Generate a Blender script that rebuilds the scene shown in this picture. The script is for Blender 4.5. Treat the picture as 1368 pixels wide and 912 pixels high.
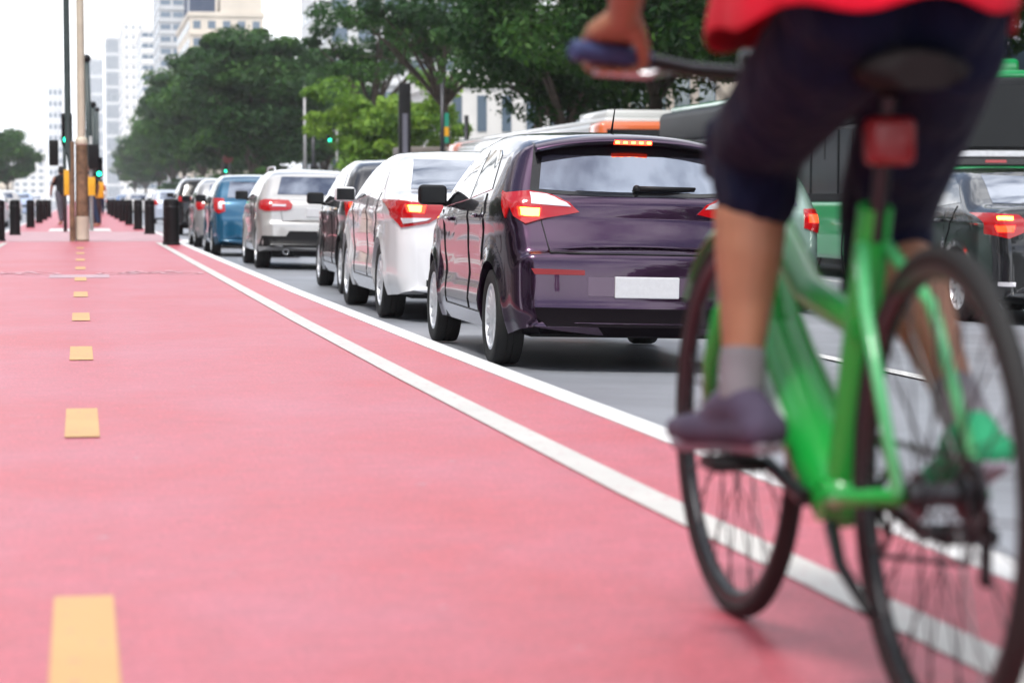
import bpy, bmesh, math, random
import numpy as np
from mathutils import Vector, Matrix
from mathutils.bvhtree import BVHTree
from mathutils.geometry import delaunay_2d_cdt

random.seed(7); np.random.seed(7)
for o in list(bpy.data.objects): bpy.data.objects.remove(o)
C = bpy.context.scene.collection
S = bpy.context.scene
R = math.radians

# ------------------------------------------------------------------ camera
# world: +Y runs down the cycle path, +X to the right, z = 0 on the path
CAMH = 0.75
cam = bpy.data.cameras.new('camera'); camo = bpy.data.objects.new('camera', cam); C.objects.link(camo)
cam.lens = 85; cam.sensor_width = 36; cam.clip_end = 9000; cam.clip_start = 0.05
YAW, PITCH = R(10.12), R(3.35)
camo.location = (0, 0, CAMH)
camo.rotation_euler = (R(90) - PITCH, 0, -YAW)
cam.dof.use_dof = True; cam.dof.focus_distance = 14.5; cam.dof.aperture_fstop = 3.7
S.camera = camo

# ------------------------------------------------------------------ world, sun, exposure
SUN_EL, SUN_AZ = R(58), R(215)          # azimuth clockwise from +Y
w = bpy.data.worlds.new('World'); S.world = w; w.use_nodes = True
nt = w.node_tree; nt.nodes.clear()
out = nt.nodes.new('ShaderNodeOutputWorld'); bg = nt.nodes.new('ShaderNodeBackground')
sky = nt.nodes.new('ShaderNodeTexSky'); sky.sky_type = 'NISHITA'; sky.sun_disc = False
sky.sun_elevation = SUN_EL; sky.sun_rotation = SUN_AZ; sky.dust_density = 2.0; sky.air_density = 1.0
geo = nt.nodes.new('ShaderNodeTexCoord')
mp = nt.nodes.new('ShaderNodeMapping'); mp.inputs['Scale'].default_value = (1, 1, 2.2)
nz = nt.nodes.new('ShaderNodeTexNoise'); nz.inputs['Scale'].default_value = 2.8; nz.inputs['Detail'].default_value = 6; nz.inputs['Roughness'].default_value = 0.55
rp = nt.nodes.new('ShaderNodeValToRGB')
rp.color_ramp.elements[0].position = 0.44; rp.color_ramp.elements[0].color = (0.04, 0.04, 0.04, 1)
rp.color_ramp.elements[1].position = 0.60; rp.color_ramp.elements[1].color = (1, 1, 1, 1)
mx = nt.nodes.new('ShaderNodeMix'); mx.data_type = 'RGBA'
L = nt.links.new
L(geo.outputs['Generated'], mp.inputs['Vector']); L(mp.outputs[0], nz.inputs['Vector']); L(nz.outputs[0], rp.inputs[0])
sx = nt.nodes.new('ShaderNodeSeparateXYZ'); L(geo.outputs['Generated'], sx.inputs[0])
hz = nt.nodes.new('ShaderNodeMapRange'); hz.inputs[1].default_value = 0.12; hz.inputs[2].default_value = 0.36; hz.inputs[3].default_value = 1; hz.inputs[4].default_value = 0; L(sx.outputs[2], hz.inputs[0])
mxm = nt.nodes.new('ShaderNodeMath'); mxm.operation = 'MAXIMUM'; L(rp.outputs[0], mxm.inputs[0]); L(hz.outputs[0], mxm.inputs[1])
L(mxm.outputs[0], mx.inputs[0]); L(sky.outputs[0], mx.inputs[6]); mx.inputs[7].default_value = (15.0, 15.3, 15.9, 1)
L(mx.outputs[2], bg.inputs[0]); bg.inputs[1].default_value = 0.085; L(bg.outputs[0], out.inputs[0])
sl = bpy.data.lights.new('sun', 'SUN'); sl.energy = 1.5; sl.angle = R(14); sl.color = (1, 0.96, 0.9)
so = bpy.data.objects.new('sun', sl); C.objects.link(so)
sd = Vector((math.sin(SUN_AZ) * math.cos(SUN_EL), math.cos(SUN_AZ) * math.cos(SUN_EL), math.sin(SUN_EL)))
so.rotation_euler = sd.to_track_quat('Z', 'Y').to_euler(); so.location = (0, 0, 60)
S.view_settings.view_transform = 'Standard'; S.view_settings.look = 'None'
S.view_settings.exposure = 0.86; S.view_settings.gamma = 1
S.cycles.volume_bounces = 1; S.cycles.max_bounces = 8; S.cycles.transparent_max_bounces = 8

# ------------------------------------------------------------------ materials
def mat(name, col, rough=0.5, metal=0.0, coat=0.0, spec=0.5, emit=None, es=0.0, trans=0.0, var=0.0, vscale=3.0, bump=0.0, bscale=40.0, col2=None, vdetail=4, rvar=0.0):
    m = bpy.data.materials.new(name); m.use_nodes = True
    n = m.node_tree.nodes; l = m.node_tree.links.new; b = n['Principled BSDF']
    b.inputs['Base Color'].default_value = (*col, 1); b.inputs['Roughness'].default_value = rough
    b.inputs['Metallic'].default_value = metal; b.inputs['Specular IOR Level'].default_value = spec
    b.inputs['Coat Weight'].default_value = coat; b.inputs['Coat Roughness'].default_value = 0.03
    b.inputs['Transmission Weight'].default_value = trans
    if emit: b.inputs['Emission Color'].default_value = (*emit, 1); b.inputs['Emission Strength'].default_value = es
    tc = n.new('ShaderNodeTexCoord')
    if var or col2:
        t = n.new('ShaderNodeTexNoise'); t.inputs['Scale'].default_value = vscale; t.inputs['Detail'].default_value = vdetail; t.inputs['Roughness'].default_value = 0.6
        l(tc.outputs['Object'], t.inputs['Vector'])
        r = n.new('ShaderNodeValToRGB'); c2 = col2 or tuple(c * (1 + var) for c in col)
        c1 = col if col2 else tuple(c * (1 - var) for c in col)
        r.color_ramp.elements[0].position = 0.35; r.color_ramp.elements[1].position = 0.65
        r.color_ramp.elements[0].color = (*c1, 1); r.color_ramp.elements[1].color = (*c2, 1)
        l(t.outputs[0], r.inputs[0]); l(r.outputs[0], b.inputs['Base Color'])
        if rvar:
            mr = n.new('ShaderNodeMapRange'); mr.inputs[3].default_value = rough - rvar; mr.inputs[4].default_value = rough + rvar
            l(t.outputs[0], mr.inputs[0]); l(mr.outputs[0], b.inputs['Roughness'])
    if bump:
        t2 = n.new('ShaderNodeTexNoise'); t2.inputs['Scale'].default_value = bscale; t2.inputs['Detail'].default_value = 5
        l(tc.outputs['Object'], t2.inputs['Vector'])
        bm_ = n.new('ShaderNodeBump'); bm_.inputs['Strength'].default_value = bump; bm_.inputs['Distance'].default_value = 0.01
        l(t2.outputs[0], bm_.inputs['Height']); l(bm_.outputs[0], b.inputs['Normal'])
    return m

def path_mat():
    m = bpy.data.materials.new('red_path_paint'); m.use_nodes = True
    n = m.node_tree.nodes; l = m.node_tree.links.new; b = n['Principled BSDF']
    tc = n.new('ShaderNodeTexCoord')
    def noise(sc, det, scale=(1, 1, 1)):
        mp_ = n.new('ShaderNodeMapping'); mp_.inputs['Scale'].default_value = scale
        t = n.new('ShaderNodeTexNoise'); t.inputs['Scale'].default_value = sc; t.inputs['Detail'].default_value = det; t.inputs['Roughness'].default_value = 0.65
        l(tc.outputs['Object'], mp_.inputs[0]); l(mp_.outputs[0], t.inputs[0]); return t
    a = noise(1.3, 9, (0.7, 0.5, 1)); bb = noise(26, 8, (0.45, 0.6, 1)); c = noise(140, 4, (.6, .6, 1)); spk = noise(30, 2, (.5, .8, 1))
    r1 = n.new('ShaderNodeValToRGB'); r1.color_ramp.elements[0].position = 0.35; r1.color_ramp.elements[1].position = 0.68
    r1.color_ramp.elements[0].color = (0.52, 0.074, 0.090, 1); r1.color_ramp.elements[1].color = (0.53, 0.130, 0.175, 1)
    l(a.outputs[0], r1.inputs[0])
    r2 = n.new('ShaderNodeValToRGB'); r2.color_ramp.elements[0].position = 0.3; r2.color_ramp.elements[1].position = 0.75
    r2.color_ramp.elements[0].color = (0.78, 0.76, 0.76, 1); r2.color_ramp.elements[1].color = (1.14, 1.24, 1.24, 1)
    l(bb.outputs[0], r2.inputs[0])
    r3 = n.new('ShaderNodeValToRGB'); r3.color_ramp.elements[0].position = 0.3; r3.color_ramp.elements[1].position = 0.7
    r3.color_ramp.elements[0].color = (0.62, 0.58, 0.58, 1); r3.color_ramp.elements[1].color = (1.34, 1.4, 1.4, 1)
    l(c.outputs[0], r3.inputs[0])
    m1 = n.new('ShaderNodeMix'); m1.data_type = 'RGBA'; m1.blend_type = 'MULTIPLY'; m1.inputs[0].default_value = 1
    m2 = n.new('ShaderNodeMix'); m2.data_type = 'RGBA'; m2.blend_type = 'MULTIPLY'; m2.inputs[0].default_value = 1
    l(r1.outputs[0], m1.inputs[6]); l(r2.outputs[0], m1.inputs[7]); l(m1.outputs[2], m2.inputs[6]); l(r3.outputs[0], m2.inputs[7])
    # small worn chips showing grey concrete
    r4 = n.new('ShaderNodeValToRGB'); r4.color_ramp.elements[0].position = 0.715; r4.color_ramp.elements[1].position = 0.735
    r4.color_ramp.elements[0].color = (0, 0, 0, 1); r4.color_ramp.elements[1].color = (0.85, 0.85, 0.85, 1)
    l(spk.outputs[0], r4.inputs[0])
    m3 = n.new('ShaderNodeMix'); m3.data_type = 'RGBA'; l(r4.outputs[0], m3.inputs[0]); l(m2.outputs[2], m3.inputs[6]); m3.inputs[7].default_value = (0.36, 0.33, 0.36, 1)
    sc = noise(5.5, 9, (0.35, 1.6, 1)); r5 = n.new('ShaderNodeValToRGB'); r5.color_ramp.elements[0].position = 0.62; r5.color_ramp.elements[1].position = 0.74
    r5.color_ramp.elements[0].color = (0, 0, 0, 1); r5.color_ramp.elements[1].color = (0.30, 0.30, 0.30, 1); l(sc.outputs[0], r5.inputs[0])
    m4 = n.new('ShaderNodeMix'); m4.data_type = 'RGBA'; l(r5.outputs[0], m4.inputs[0]); l(m3.outputs[2], m4.inputs[6]); m4.inputs[7].default_value = (0.60, 0.30, 0.33, 1)
    dk_ = noise(2.2, 9, (0.5, 1.2, 1)); r6 = n.new('ShaderNodeValToRGB'); r6.color_ramp.elements[0].position = 0.60; r6.color_ramp.elements[1].position = 0.8
    r6.color_ramp.elements[0].color = (0, 0, 0, 1); r6.color_ramp.elements[1].color = (0.45, 0.45, 0.45, 1); l(dk_.outputs[0], r6.inputs[0])
    m5 = n.new('ShaderNodeMix'); m5.data_type = 'RGBA'; l(r6.outputs[0], m5.inputs[0]); l(m4.outputs[2], m5.inputs[6]); m5.inputs[7].default_value = (0.26, 0.05, 0.07, 1)
    l(m5.outputs[2], b.inputs['Base Color'])
    mr = n.new('ShaderNodeMapRange'); mr.inputs[3].default_value = 0.36; mr.inputs[4].default_value = 0.46; l(bb.outputs[0], mr.inputs[0]); l(mr.outputs[0], b.inputs['Roughness'])
    bp = n.new('ShaderNodeBump'); bp.inputs['Strength'].default_value = 0.15; bp.inputs['Distance'].default_value = 0.003; l(c.outputs[0], bp.inputs['Height']); l(bp.outputs[0], b.inputs['Normal'])
    b.inputs['Specular IOR Level'].default_value = 0.42
    return m

def worn(name, col, under, thr=0.62, scale=14, rough=0.5):
    """paint that has worn through in patches"""
    m = bpy.data.materials.new(name); m.use_nodes = True
    n = m.node_tree.nodes; l = m.node_tree.links.new; b = n['Principled BSDF']; b.inputs['Roughness'].default_value = rough
    tc = n.new('ShaderNodeTexCoord'); t = n.new('ShaderNodeTexNoise'); t.inputs['Scale'].default_value = scale; t.inputs['Detail'].default_value = 8; t.inputs['Roughness'].default_value = 0.7
    l(tc.outputs['Object'], t.inputs[0]); r = n.new('ShaderNodeValToRGB')
    r.color_ramp.elements[0].position = thr; r.color_ramp.elements[1].position = thr + 0.07
    r.color_ramp.elements[0].color = (*col, 1); r.color_ramp.elements[1].color = (*under, 1)
    l(t.outputs[0], r.inputs[0])
    t2 = n.new('ShaderNodeTexNoise'); t2.inputs['Scale'].default_value = 3; t2.inputs['Detail'].default_value = 5; l(tc.outputs['Object'], t2.inputs[0])
    r2 = n.new('ShaderNodeValToRGB'); r2.color_ramp.elements[0].color = (0.8, 0.8, 0.8, 1); r2.color_ramp.elements[1].color = (1.1, 1.1, 1.1, 1); l(t2.outputs[0], r2.inputs[0])
    mm = n.new('ShaderNodeMix'); mm.data_type = 'RGBA'; mm.blend_type = 'MULTIPLY'; mm.inputs[0].default_value = 1
    l(r.outputs[0], mm.inputs[6]); l(r2.outputs[0], mm.inputs[7]); l(mm.outputs[2], b.inputs['Base Color'])
    return m

def leaf_mat(name, c1, c2, c3):
    m = bpy.data.materials.new(name); m.use_nodes = True
    n = m.node_tree.nodes; l = m.node_tree.links.new; b = n['Principled BSDF']; o = n['Material Output']
    at = n.new('ShaderNodeAttribute'); at.attribute_name = 'tone'
    r = n.new('ShaderNodeValToRGB'); r.color_ramp.elements[0].color = (*c1, 1); r.color_ramp.elements[1].color = (*c3, 1)
    e = r.color_ramp.elements.new(0.5); e.color = (*c2, 1)
    l(at.outputs['Fac'], r.inputs[0]); l(r.outputs[0], b.inputs['Base Color']); b.inputs['Roughness'].default_value = 0.55
    b.inputs['Specular IOR Level'].default_value = 0.3
    tr = n.new('ShaderNodeBsdfTranslucent'); l(r.outputs[0], tr.inputs[0])
    ms = n.new('ShaderNodeMixShader'); ms.inputs[0].default_value = 0.3; l(b.outputs[0], ms.inputs[1]); l(tr.outputs[0], ms.inputs[2]); l(ms.outputs[0], o.inputs[0])
    return m

M = {}
M['path'] = path_mat()
M['asphalt'] = mat('asphalt', (0.25, 0.262, 0.29), 0.45, var=0.2, vscale=0.6, bump=0.2, bscale=160, vdetail=8)
M['concrete'] = mat('concrete', (0.30, 0.29, 0.28), 0.8, var=0.18, vscale=1.2, bump=0.3, bscale=60)
M['ground'] = mat('ground', (0.16, 0.16, 0.15), 0.9, var=0.2, vscale=0.05)
M['white_line'] = worn('white_line_paint', (0.60, 0.575, 0.54), (0.50, 0.26, 0.28), 0.585, 22)
M['white_road'] = worn('white_road_paint', (0.75, 0.75, 0.74), (0.2, 0.2, 0.2), 0.60, 10)
M['white_faint'] = worn('faded_white_paint', (0.74, 0.42, 0.47), (0.55, 0.12, 0.16), 0.50, 5)
M['yellow_line'] = worn('yellow_line_paint', (0.66, 0.37, 0.13), (0.52, 0.20, 0.17), 0.59, 20)
M['grey_patch'] = mat('grey_patch', (0.50, 0.34, 0.38), 0.7, var=0.15, vscale=6)
M['kerb'] = worn('kerb_white_paint', (0.74, 0.73, 0.72), (0.45, 0.40, 0.39), 0.60, 9)
M['kerb_side'] = mat('kerb_side', (0.35, 0.34, 0.33), 0.8, var=0.2, vscale=4)
M['black_plastic'] = mat('black_plastic', (0.008, 0.008, 0.009), 0.5, spec=0.25, bump=0.05, bscale=300)
M['valance'] = mat('dark_valance', (0.006, 0.004, 0.006), 0.8, spec=0.08)
M['black_gloss'] = mat('black_gloss', (0.006, 0.006, 0.007), 0.12, spec=0.6)
M['glass'] = mat('tinted_car_glass', (0.012, 0.014, 0.016), 0.02, spec=1.0, coat=1.0)
M['glass_pale'] = mat('pale_car_glass', (0.06, 0.09, 0.12), 0.03, spec=1.0, coat=1.0, metal=0.55)
M['glass_rear'] = mat('rear_glass', (0.19, 0.215, 0.27), 0.03, spec=1.0, coat=1.0, metal=0.9)
M['bus_glass'] = mat('bus_glass', (0.010, 0.012, 0.014), 0.12, spec=0.2)
M['glass_b'] = mat('building_glass', (0.11, 0.16, 0.22), 0.15, spec=0.8)  # lightened, with distance haze put into the glass colour
M['tyre'] = mat('tyre_rubber', (0.012, 0.012, 0.012), 0.75, bump=0.2, bscale=120)
M['rim'] = mat('alloy_rim', (0.80, 0.81, 0.84), 0.35, metal=0.6, var=0.08, vscale=20)
M['rim_dark'] = mat('dark_rim', (0.20, 0.20, 0.21), 0.35, metal=0.7)
M['chrome'] = mat('chrome', (0.8, 0.8, 0.82), 0.08, metal=1.0)
M['red_lens'] = mat('red_lens', (0.36, 0.004, 0.008), 0.1, coat=0.8, emit=(1, 0.01, 0.01), es=0.05)
M['red_lens_off'] = mat('red_reflector', (0.24, 0.004, 0.008), 0.3, coat=0.1)
M['red_lit'] = mat('lit_brake_light', (0.8, 0.02, 0.01), 0.1, coat=1.0, emit=(1, 0.04, 0.008), es=2.6)
M['amber_lit'] = mat('lit_amber_bulb', (1, 0.3, 0.02), 0.2, emit=(1, 0.45, 0.05), es=7.0)
M['clear_lens'] = mat('clear_lens', (0.72, 0.70, 0.74), 0.08, coat=1.0, metal=0.3)
M['tube_highlight'] = mat('highlight_white', (0.55, 0.68, 0.60), 0.35, coat=0.5)  # whitish colour of the highlight painted on the bicycle's down tube
M['plate'] = mat('number_plate', (0.66, 0.66, 0.68), 0.35, var=0.04, vscale=30)
M['green_lit'] = mat('lit_green_signal', (0.02, 0.8, 0.5), 0.3, emit=(0.02, 1.0, 0.52), es=4.0)
M['skin'] = mat('skin', (0.36, 0.17, 0.10), 0.5, var=0.12, vscale=9, bump=0.06, bscale=90)
M['skin'].node_tree.nodes['Principled BSDF'].inputs['Subsurface Weight'].default_value = 0.08
M['hair'] = mat('dark_hair', (0.012, 0.009, 0.007), 0.6, bump=0.6, bscale=120)

def fabric(name, col, rough=0.85, wr=0.5):
    m = mat(name, col, rough, var=0.16, vscale=7, spec=0.12)
    n = m.node_tree.nodes; l = m.node_tree.links.new; b = n['Principled BSDF']
    tc = n.new('ShaderNodeTexCoord'); mp_ = n.new('ShaderNodeMapping'); mp_.inputs['Scale'].default_value = (1.2, 1.0, 0.5); mp_.inputs['Rotation'].default_value = (0.5, 0.3, 0)
    t = n.new('ShaderNodeTexNoise'); t.inputs['Scale'].default_value = 11; t.inputs['Detail'].default_value = 4; t.inputs['Distortion'].default_value = 0.6
    t2 = n.new('ShaderNodeTexNoise'); t2.inputs['Scale'].default_value = 700
    l(tc.outputs['Object'], mp_.inputs[0]); l(mp_.outputs[0], t.inputs[0]); l(tc.outputs['Object'], t2.inputs[0])
    bp = n.new('ShaderNodeBump'); bp.inputs['Strength'].default_value = wr; bp.inputs['Distance'].default_value = 0.03; l(t.outputs[0], bp.inputs['Height'])
    b2 = n.new('ShaderNodeBump'); b2.inputs['Strength'].default_value = 0.25; b2.inputs['Distance'].default_value = 0.002; l(t2.outputs[0], b2.inputs['Height']); l(bp.outputs[0], b2.inputs['Normal']); l(b2.outputs[0], b.inputs['Normal'])
    b.inputs['Sheen Weight'].default_value = 0.05
    return m
M['shirt'] = fabric('red_cotton', (0.62, 0.008, 0.03), wr=0.6)
M['shorts'] = fabric('navy_cotton', (0.005, 0.008, 0.028), wr=0.9)
M['shoe'] = fabric('purple_grey_shoe', (0.075, 0.06, 0.10), 0.7, 0.1)
M['shoe_green'] = fabric('green_shoe', (0.03, 0.30, 0.14), 0.7, 0.1)
M['sole'] = mat('shoe_sole', (0.26, 0.25, 0.30), 0.7)
M['sock'] = fabric('grey_sock', (0.20, 0.19, 0.21), 0.9, 0.2)
M['bike_green'] = mat('bike_green', (0.006, 0.36, 0.045), 0.35, coat=0.4, var=0.06, vscale=5)
M['bike_white'] = mat('bike_white', (0.10, 0.50, 0.19), 0.3, coat=0.7)
M['saddle'] = mat('saddle_vinyl', (0.014, 0.011, 0.012), 0.8, spec=0.15, bump=0.2, bscale=200)
M['grip'] = mat('grip_rubber', (0.04, 0.06, 0.16), 0.6)
M['steel'] = mat('steel', (0.5, 0.5, 0.52), 0.3, metal=1.0)
M['dark_steel'] = mat('dark_steel', (0.05, 0.05, 0.055), 0.35, metal=0.8)

def paint(name, col, metal=0.25, rough=0.3):
    return mat(name, col, rough, metal=metal, coat=1.0, spec=0.5)

# ------------------------------------------------------------------ object helpers
def tag(o, label=None, cat=None, group=None, kind=None):
    if label: o['label'] = label
    if cat: o['category'] = cat
    if group: o['group'] = group
    if kind: o['kind'] = kind
    return o
def empty(name, loc, rz=0.0, rot=None):
    o = bpy.data.objects.new(name, None); C.objects.link(o); o.location = loc
    o.rotation_euler = rot if rot else (0, 0, rz); o.empty_display_size = 0.2
    return o
def link_mesh(name, me, material=None, parent=None, loc=None):
    if material and not me.materials: me.materials.append(material)
    o = bpy.data.objects.new(name, me); C.objects.link(o)
    if parent: o.parent = parent
    if loc: o.location = loc
    return o
def make_mesh(name, v, f, smooth=False, sharp=None):
    me = bpy.data.meshes.new(name); me.from_pydata([tuple(p) for p in v], [], f); me.validate(); 
    bm = bmesh.new(); bm.from_mesh(me); bmesh.ops.recalc_face_normals(bm, faces=bm.faces); bm.to_mesh(me); bm.free()
    if smooth:
        me.polygons.foreach_set('use_smooth', [True] * len(me.polygons))
        if sharp: me.set_sharp_from_angle(angle=R(sharp))
    me.update(); return me
def obj(name, v, f, material, parent=None, smooth=False, sharp=None, loc=None):
    return link_mesh(name, make_mesh(name, v, f, smooth, sharp), material, parent, loc)

class MB:
    def __init__(s): s.v = []; s.f = []
    def add(s, v, f):
        o = len(s.v); s.v += [tuple(p) for p in v]; s.f += [tuple(i + o for i in q) for q in f]; return s
    def box(s, x0, x1, y0, y1, z0, z1, bev=0.0, T=None):
        if bev <= 0:
            v = [(x0, y0, z0), (x1, y0, z0), (x1, y1, z0), (x0, y1, z0), (x0, y0, z1), (x1, y0, z1), (x1, y1, z1), (x0, y1, z1)]
            f = [(0, 3, 2, 1), (4, 5, 6, 7), (0, 1, 5, 4), (1, 2, 6, 5), (2, 3, 7, 6), (3, 0, 4, 7)]
        else:
            bm = bmesh.new(); bmesh.ops.create_cube(bm, size=1)
            for q in bm.verts: q.co = Vector(((x0 + x1) / 2 + q.co.x * (x1 - x0), (y0 + y1) / 2 + q.co.y * (y1 - y0), (z0 + z1) / 2 + q.co.z * (z1 - z0)))
            bmesh.ops.bevel(bm, geom=bm.edges[:], offset=bev, segments=3, profile=0.5, affect='EDGES')
            bm.verts.ensure_lookup_table(); v = [tuple(q.co) for q in bm.verts]; f = [tuple(q.index for q in fc.verts) for fc in bm.faces]; bm.free()
        if T: v = [tuple(T @ Vector(p)) for p in v]
        return s.add(v, f)
    def tube(s, pts, rads, n=12, cap=True, ex=1.0):
        """swept tube through pts; ex flattens the section"""
        pts = [Vector(p) for p in pts]
        if not hasattr(rads, '__len__'): rads = [rads] * len(pts)
        v = []; f = []; ref = None
        for i, p in enumerate(pts):
            t = (pts[min(i + 1, len(pts) - 1)] - pts[max(i - 1, 0)]).normalized()
            if ref is None: ref = Vector((1, 0, 0)) if abs(t.x) < 0.9 else Vector((0, 0, 1))
            a = (ref - t * ref.dot(t)).normalized(); ref = a; b = t.cross(a)
            for k in range(n):
                g = 2 * math.pi * k / n
                v.append(p + a * math.cos(g) * rads[i] * ex + b * math.sin(g) * rads[i])
        m = len(pts)
        for i in range(m - 1):
            for k in range(n): f.append((i * n + k, i * n + (k + 1) % n, (i + 1) * n + (k + 1) % n, (i + 1) * n + k))
        if cap: f.append(tuple(range(n))[::-1]); f.append(tuple((m - 1) * n + k for k in range(n)))
        return s.add(v, f)
    def lathe(s, prof, n=32, axis='x', c=(0, 0, 0), closed=False):
        """prof: (radius, offset along axis)"""
        v = []; f = []
        for r, h in prof:
            for k in range(n):
                g = 2 * math.pi * k / n; a, b = r * math.cos(g), r * math.sin(g)
                p = (h, a, b) if axis == 'x' else ((a, h, b) if axis == 'y' else (a, b, h))
                v.append((p[0] + c[0], p[1] + c[1], p[2] + c[2]))
        m = len(prof)
        for i in range(m if closed else m - 1):
            j = (i + 1) % m
            for k in range(n): f.append((i * n + k, i * n + (k + 1) % n, j * n + (k + 1) % n, j * n + k))
        return s.add(v, f)
    def sphere(s, c, r, n=10, m=7):
        v = [(c[0], c[1], c[2] - r)]; f = []
        for i in range(1, m):
            ph = -math.pi / 2 + math.pi * i / m
            for k in range(n):
                g = 2 * math.pi * k / n; v.append((c[0] + r * math.cos(ph) * math.cos(g), c[1] + r * math.cos(ph) * math.sin(g), c[2] + r * math.sin(ph)))
        v.append((c[0], c[1], c[2] + r)); top = len(v) - 1
        for k in range(n): f.append((0, 1 + (k + 1) % n, 1 + k)); f.append((top, top - n + k, top - n + (k + 1) % n))
        for i in range(m - 2):
            for k in range(n): a = 1 + i * n; f.append((a + k, a + (k + 1) % n, a + n + (k + 1) % n, a + n + k))
        return s.add(v, f)
    def chain(s, pts, rads, step=0.5):
        """capsule chain, to be fused by a voxel remesh"""
        pts = [Vector(p) for p in pts]
        for i in range(len(pts)):
            s.sphere(pts[i], rads[i])
            if i:
                s.tube([pts[i - 1], pts[i]], [rads[i - 1], rads[i]], n=14)
        return s
    def build(s, name, material, parent=None, smooth=False, sharp=None, loc=None):
        return obj(name, s.v, s.f, material, parent, smooth, sharp, loc)

def fuse(o, voxel, sm=6):
    m = o.modifiers.new('remesh', 'REMESH'); m.mode = 'VOXEL'; m.voxel_size = voxel; m.use_smooth_shade = True
    q = o.modifiers.new('smooth', 'SMOOTH'); q.iterations = sm; q.factor = 0.5
    return o

ROADSLOPE = 0.022
def road_z(x):
    ax = abs(x); return -0.27 - ROADSLOPE * max(0.0, ax - 2.0)
# ------------------------------------------------------------------ setting: path, kerbs, roads, ground
def sheet(name, x0, x1, y0, y1, z, material, parent=None, ny=1, zf=None):
    v = []; f = []
    for i in range(ny + 1):
        y = y0 + (y1 - y0) * i / ny
        v += [(x0, y, z if zf is None else zf(x0)), (x1, y, z if zf is None else zf(x1))]
    for i in range(ny): f.append((2 * i, 2 * i + 1, 2 * i + 3, 2 * i + 2))
    return obj(name, v, f, material, parent)
tag(sheet('ground', -2600, 2600, -300, 5200, -1.0, M['ground']), kind='structure')
EDGE = [(1.80, -25), (1.795, 4), (1.79, 6), (1.73, 12), (1.68, 20), (1.67, 30), (1.67, 2300)]
v = []; f = []
for x, y in EDGE: v += [(-x, y, 0), (x, y, 0), (-x, y, -.9), (x, y, -.9)]
for i in range(len(EDGE) - 1):
    a = 4 * i; f += [(a, a + 1, a + 5, a + 4), (a, a + 4, a + 6, a + 2), (a + 1, a + 3, a + 7, a + 5)]
f.append((0, 2, 3, 1))
tag(obj('cycle_path', v, f, M['path']), kind='structure')
for sx in (-1, 1):
    v = []; f = []
    for x, y in EDGE:
        v += [(sx * (x + .001), y, .004), (sx * (x + .115), y, .004), (sx * (x + .13), y, -.012), (sx * (x + .135), y, -.35), (sx * (x + .001), y, -.35)]
    for i in range(len(EDGE) - 1):
        a = 5 * i; f += [(a + k, a + k + 1, a + k + 6, a + k + 5) for k in range(3)] + [(a, a + 5, a + 9, a + 4)]
    tag(obj('kerb', v, f, M['kerb']), kind='structure')
    x0, x1 = 1.72 * sx, 15.0 * sx
    m = MB(); m.add([(x0, -60, road_z(2)), (x1, -60, road_z(15)), (x1, 2300, road_z(15)), (x0, 2300, road_z(2))], [(0, 1, 2, 3)])
    tag(m.build('road', M['asphalt']), kind='structure')
    m = MB(); m.box(min(15.0 * sx, 24 * sx), max(15.0 * sx, 24 * sx), -60, 3000, -0.9, road_z(15) + 0.15)
    tag(m.build('pavement', M['concrete']), kind='structure')

def strip(name, centre, wid, material, z=0.004):
    v = []; f = []
    for x, y in centre: v += [(x - wid / 2, y, z), (x + wid / 2, y, z)]
    for i in range(len(centre) - 1): f.append((2 * i, 2 * i + 1, 2 * i + 3, 2 * i + 2))
    return tag(obj(name, v, f, material), kind='structure')
lane = [(1.50, -20), (1.47, 0), (1.455, 3.6), (1.40, 6), (1.36, 10), (1.34, 15), (1.34, 30), (1.35, 43)]
strip('lane_line', lane, 0.105, M['white_line'])
strip('lane_line', [(-x + 0.06, y) for x, y in lane], 0.105, M['white_line'])
# centre dashes: positions measured along the path
y = 3.07; first = True
dashes = [(3.0, 4.33), (7.75, 8.85)] if False else []
P0 = 2422 / 584.; 
def Yof(py): return (2422.0 / (py - 267.0) - 0.04) / 0.984
dash = [(Yof(990), Yof(797))] + [(Yof(584) + k * 3.74, Yof(546) + k * 3.74) for k in range(0, 9)]
for a, b in dash:
    if b > 44: break
    tag(sheet('centre_dash', -0.055, 0.055, a, b, 0.004, M['yellow_line'], ny=2), kind='structure')
y = 66
while y < 160:
    tag(sheet('centre_dash', -0.05, 0.05, y, y + 1.05, 0.004, M['yellow_line']), kind='structure'); y += 3.74
# worn bicycle pictograms, a grey repair patch and the crossing band
def pictogram(cx, cy):
    m = MB(); z = 0.005
    def flat(pts, w):
        for (x0, y0), (x1, y1) in zip(pts[:-1], pts[1:]):
            d = Vector((x1 - x0, y1 - y0)); L_ = d.length
            if L_ < 1e-4: continue
            nrm = Vector((-d.y, d.x)) / L_ * w / 2
            m.add([(cx + x0 - nrm.x, cy + y0 - nrm.y, z), (cx + x1 - nrm.x, cy + y1 - nrm.y, z), (cx + x1 + nrm.x, cy + y1 + nrm.y, z), (cx + x0 + nrm.x, cy + y0 + nrm.y, z)], [(0, 1, 2, 3)])
    for wx in (-0.32, 0.32):
        flat([(wx + 0.2 * math.cos(a * math.pi / 10), 0.38 * math.sin(a * math.pi / 10) - 0.25) for a in range(21)], 0.055)
    flat([(-0.32, -0.25), (-0.12, 0.35), (0.22, 0.35), (0.0, -0.25), (-0.32, -0.25)], 0.06)
    flat([(0.0, -0.25), (-0.15, 0.5)], 0.06); flat([(0.32, -0.25), (0.20, 0.62), (0.34, 0.7)], 0.06); flat([(-0.25, 0.52), (-0.05, 0.52)], 0.07)
    tag(m.build('bicycle_pictogram', M['white_faint']), kind='structure')
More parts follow.
